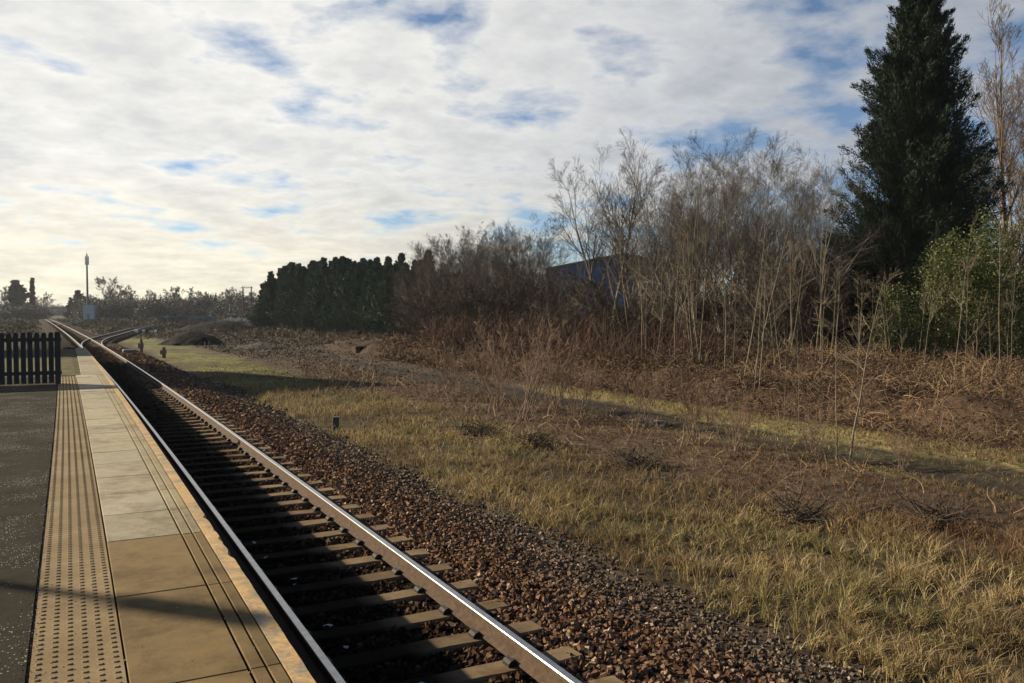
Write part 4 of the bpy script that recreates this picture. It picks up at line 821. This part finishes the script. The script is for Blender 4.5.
# ------------------------------------------------------------------ sky, sun, camera
w = bpy.data.worlds.new('World'); bpy.context.scene.world = w; w.use_nodes = True; nt = w.node_tree; bg = nt.nodes['Background']
sun_az = math.atan2(SUN_H[0], SUN_H[1])
sky = nd(nt, 'ShaderNodeTexSky', sky_type='NISHITA'); sky.sun_disc = False; sky.sun_elevation = SUN_EL; sky.sun_rotation = sun_az % (2*PI); sky.air_density = .75; sky.dust_density = .25; sky.ozone_density = 2.0
tc = nd(nt, 'ShaderNodeTexCoord').outputs['Generated']; sep = nd(nt, 'ShaderNodeSeparateXYZ'); nt.links.new(tc, sep.inputs[0])
def mth(op, a, b=None, clamp=False):
    n_ = nd(nt, 'ShaderNodeMath', operation=op, use_clamp=clamp)
    for i, v in enumerate((a, b)):
        if v is None: continue
        if hasattr(v, 'is_output'): nt.links.new(v, n_.inputs[i])
        else: n_.inputs[i].default_value = v
    return n_.outputs[0]
zz = mth('ADD', mth('MAXIMUM', sep.outputs[2], 0.0), .18)
cmb = nd(nt, 'ShaderNodeCombineXYZ'); nt.links.new(mth('DIVIDE', sep.outputs[0], zz), cmb.inputs[0]); nt.links.new(mth('DIVIDE', sep.outputs[1], zz), cmb.inputs[1]); cmb.inputs[2].default_value = 3.7
P = cmb.outputs[0]
def wn(scale, det, r, dist=0):
    n_ = nd(nt, 'ShaderNodeTexNoise'); n_.inputs['Scale'].default_value = scale; n_.inputs['Detail'].default_value = det; n_.inputs['Roughness'].default_value = r; n_.inputs['Distortion'].default_value = dist; nt.links.new(P, n_.inputs['Vector']); return n_.outputs['Fac']
dt = nd(nt, 'ShaderNodeVectorMath', operation='DOT_PRODUCT'); nt.links.new(tc, dt.inputs[0]); ce = math.cos(SUN_EL); dt.inputs[1].default_value = (SUN_H[0]*ce, SUN_H[1]*ce, math.sin(SUN_EL)); dsun = dt.outputs['Value']
big_, cells, fine = wn(.5, 3, .5), wn(3.2, 9, .55, .1), wn(10, 6, .65)
# density: broad sheets broken into cells, thinner away from the sun
dens = mth('ADD', mth('ADD', mth('MULTIPLY', big_, .80), mth('MULTIPLY', cells, 1.0)), mth('MULTIPLY', dsun, .24))
dens = mth('SUBTRACT', dens, mth('MULTIPLY', ramp(nt, sep.outputs[2], [(.42, 0), (.75, 1)]), .5))   # the sheet thins out overhead
dens = mth('SUBTRACT', dens, mth('MULTIPLY', ramp(nt, mth('MULTIPLY', dsun, -1.0), [(.25, 0), (.6, 1)]), .3))
cov = ramp(nt, dens, [(.84, 0), (1.0, 1)])
thick = ramp(nt, mth('ADD', mth('MULTIPLY', cells, .65), mth('MULTIPLY', fine, .35)), [(.41, 0), (.64, 1)])
sunk = ramp(nt, dsun, [(-.25, 0), (.6, 1)])
lit = mix(nt, sunk, (4.4, 4.7, 5.2), (8.8, 8.6, 8.1)); drk = mix(nt, sunk, (3.0, 3.3, 3.85), (6.3, 6.4, 6.4)); cloud = mix(nt, thick, lit, drk)
skyc = sky.outputs[0]
# towards the horizon the cloud sheet warms and thins
low = ramp(nt, sep.outputs[2], [(.0, 1), (.16, 0)]); warm = mix(nt, 1.0, cloud, (1.12, 1.04, .82), 'MULTIPLY'); cloud = mix(nt, low, cloud, warm)
c_ = mix(nt, cov, skyc, cloud)
nt.links.new(c_, bg.inputs['Color']); bg.inputs['Strength'].default_value = .06

sl = bpy.data.lights.new('sun', 'SUN'); sl.energy = 5.0; sl.angle = math.radians(.55); sl.color = (1, .87, .66); so = bpy.data.objects.new('sun', sl); C.objects.link(so)
so.rotation_euler = Vector((-SUN_H[0]*ce, -SUN_H[1]*ce, -math.sin(SUN_EL))).to_track_quat('-Z', 'Y').to_euler(); so.location = (-30, 30, 30)
cam = bpy.data.cameras.new('camera'); co_ = bpy.data.objects.new('camera', cam); C.objects.link(co_); bpy.context.scene.camera = co_
cam.sensor_width = 36; cam.lens = F/1024*36; cam.clip_end = 9000; cam.clip_start = .05
co_.location = (0, 0, EYE); co_.rotation_euler = (PI/2-PITCH, 0, -YAW)
vs = bpy.context.scene.view_settings; vs.view_transform = 'Standard'; vs.look = 'None'; vs.exposure = .92; vs.gamma = 1; vs.use_curve_mapping = False
bpy.context.scene.cycles.max_bounces = 6; bpy.context.scene.cycles.transparent_max_bounces = 6
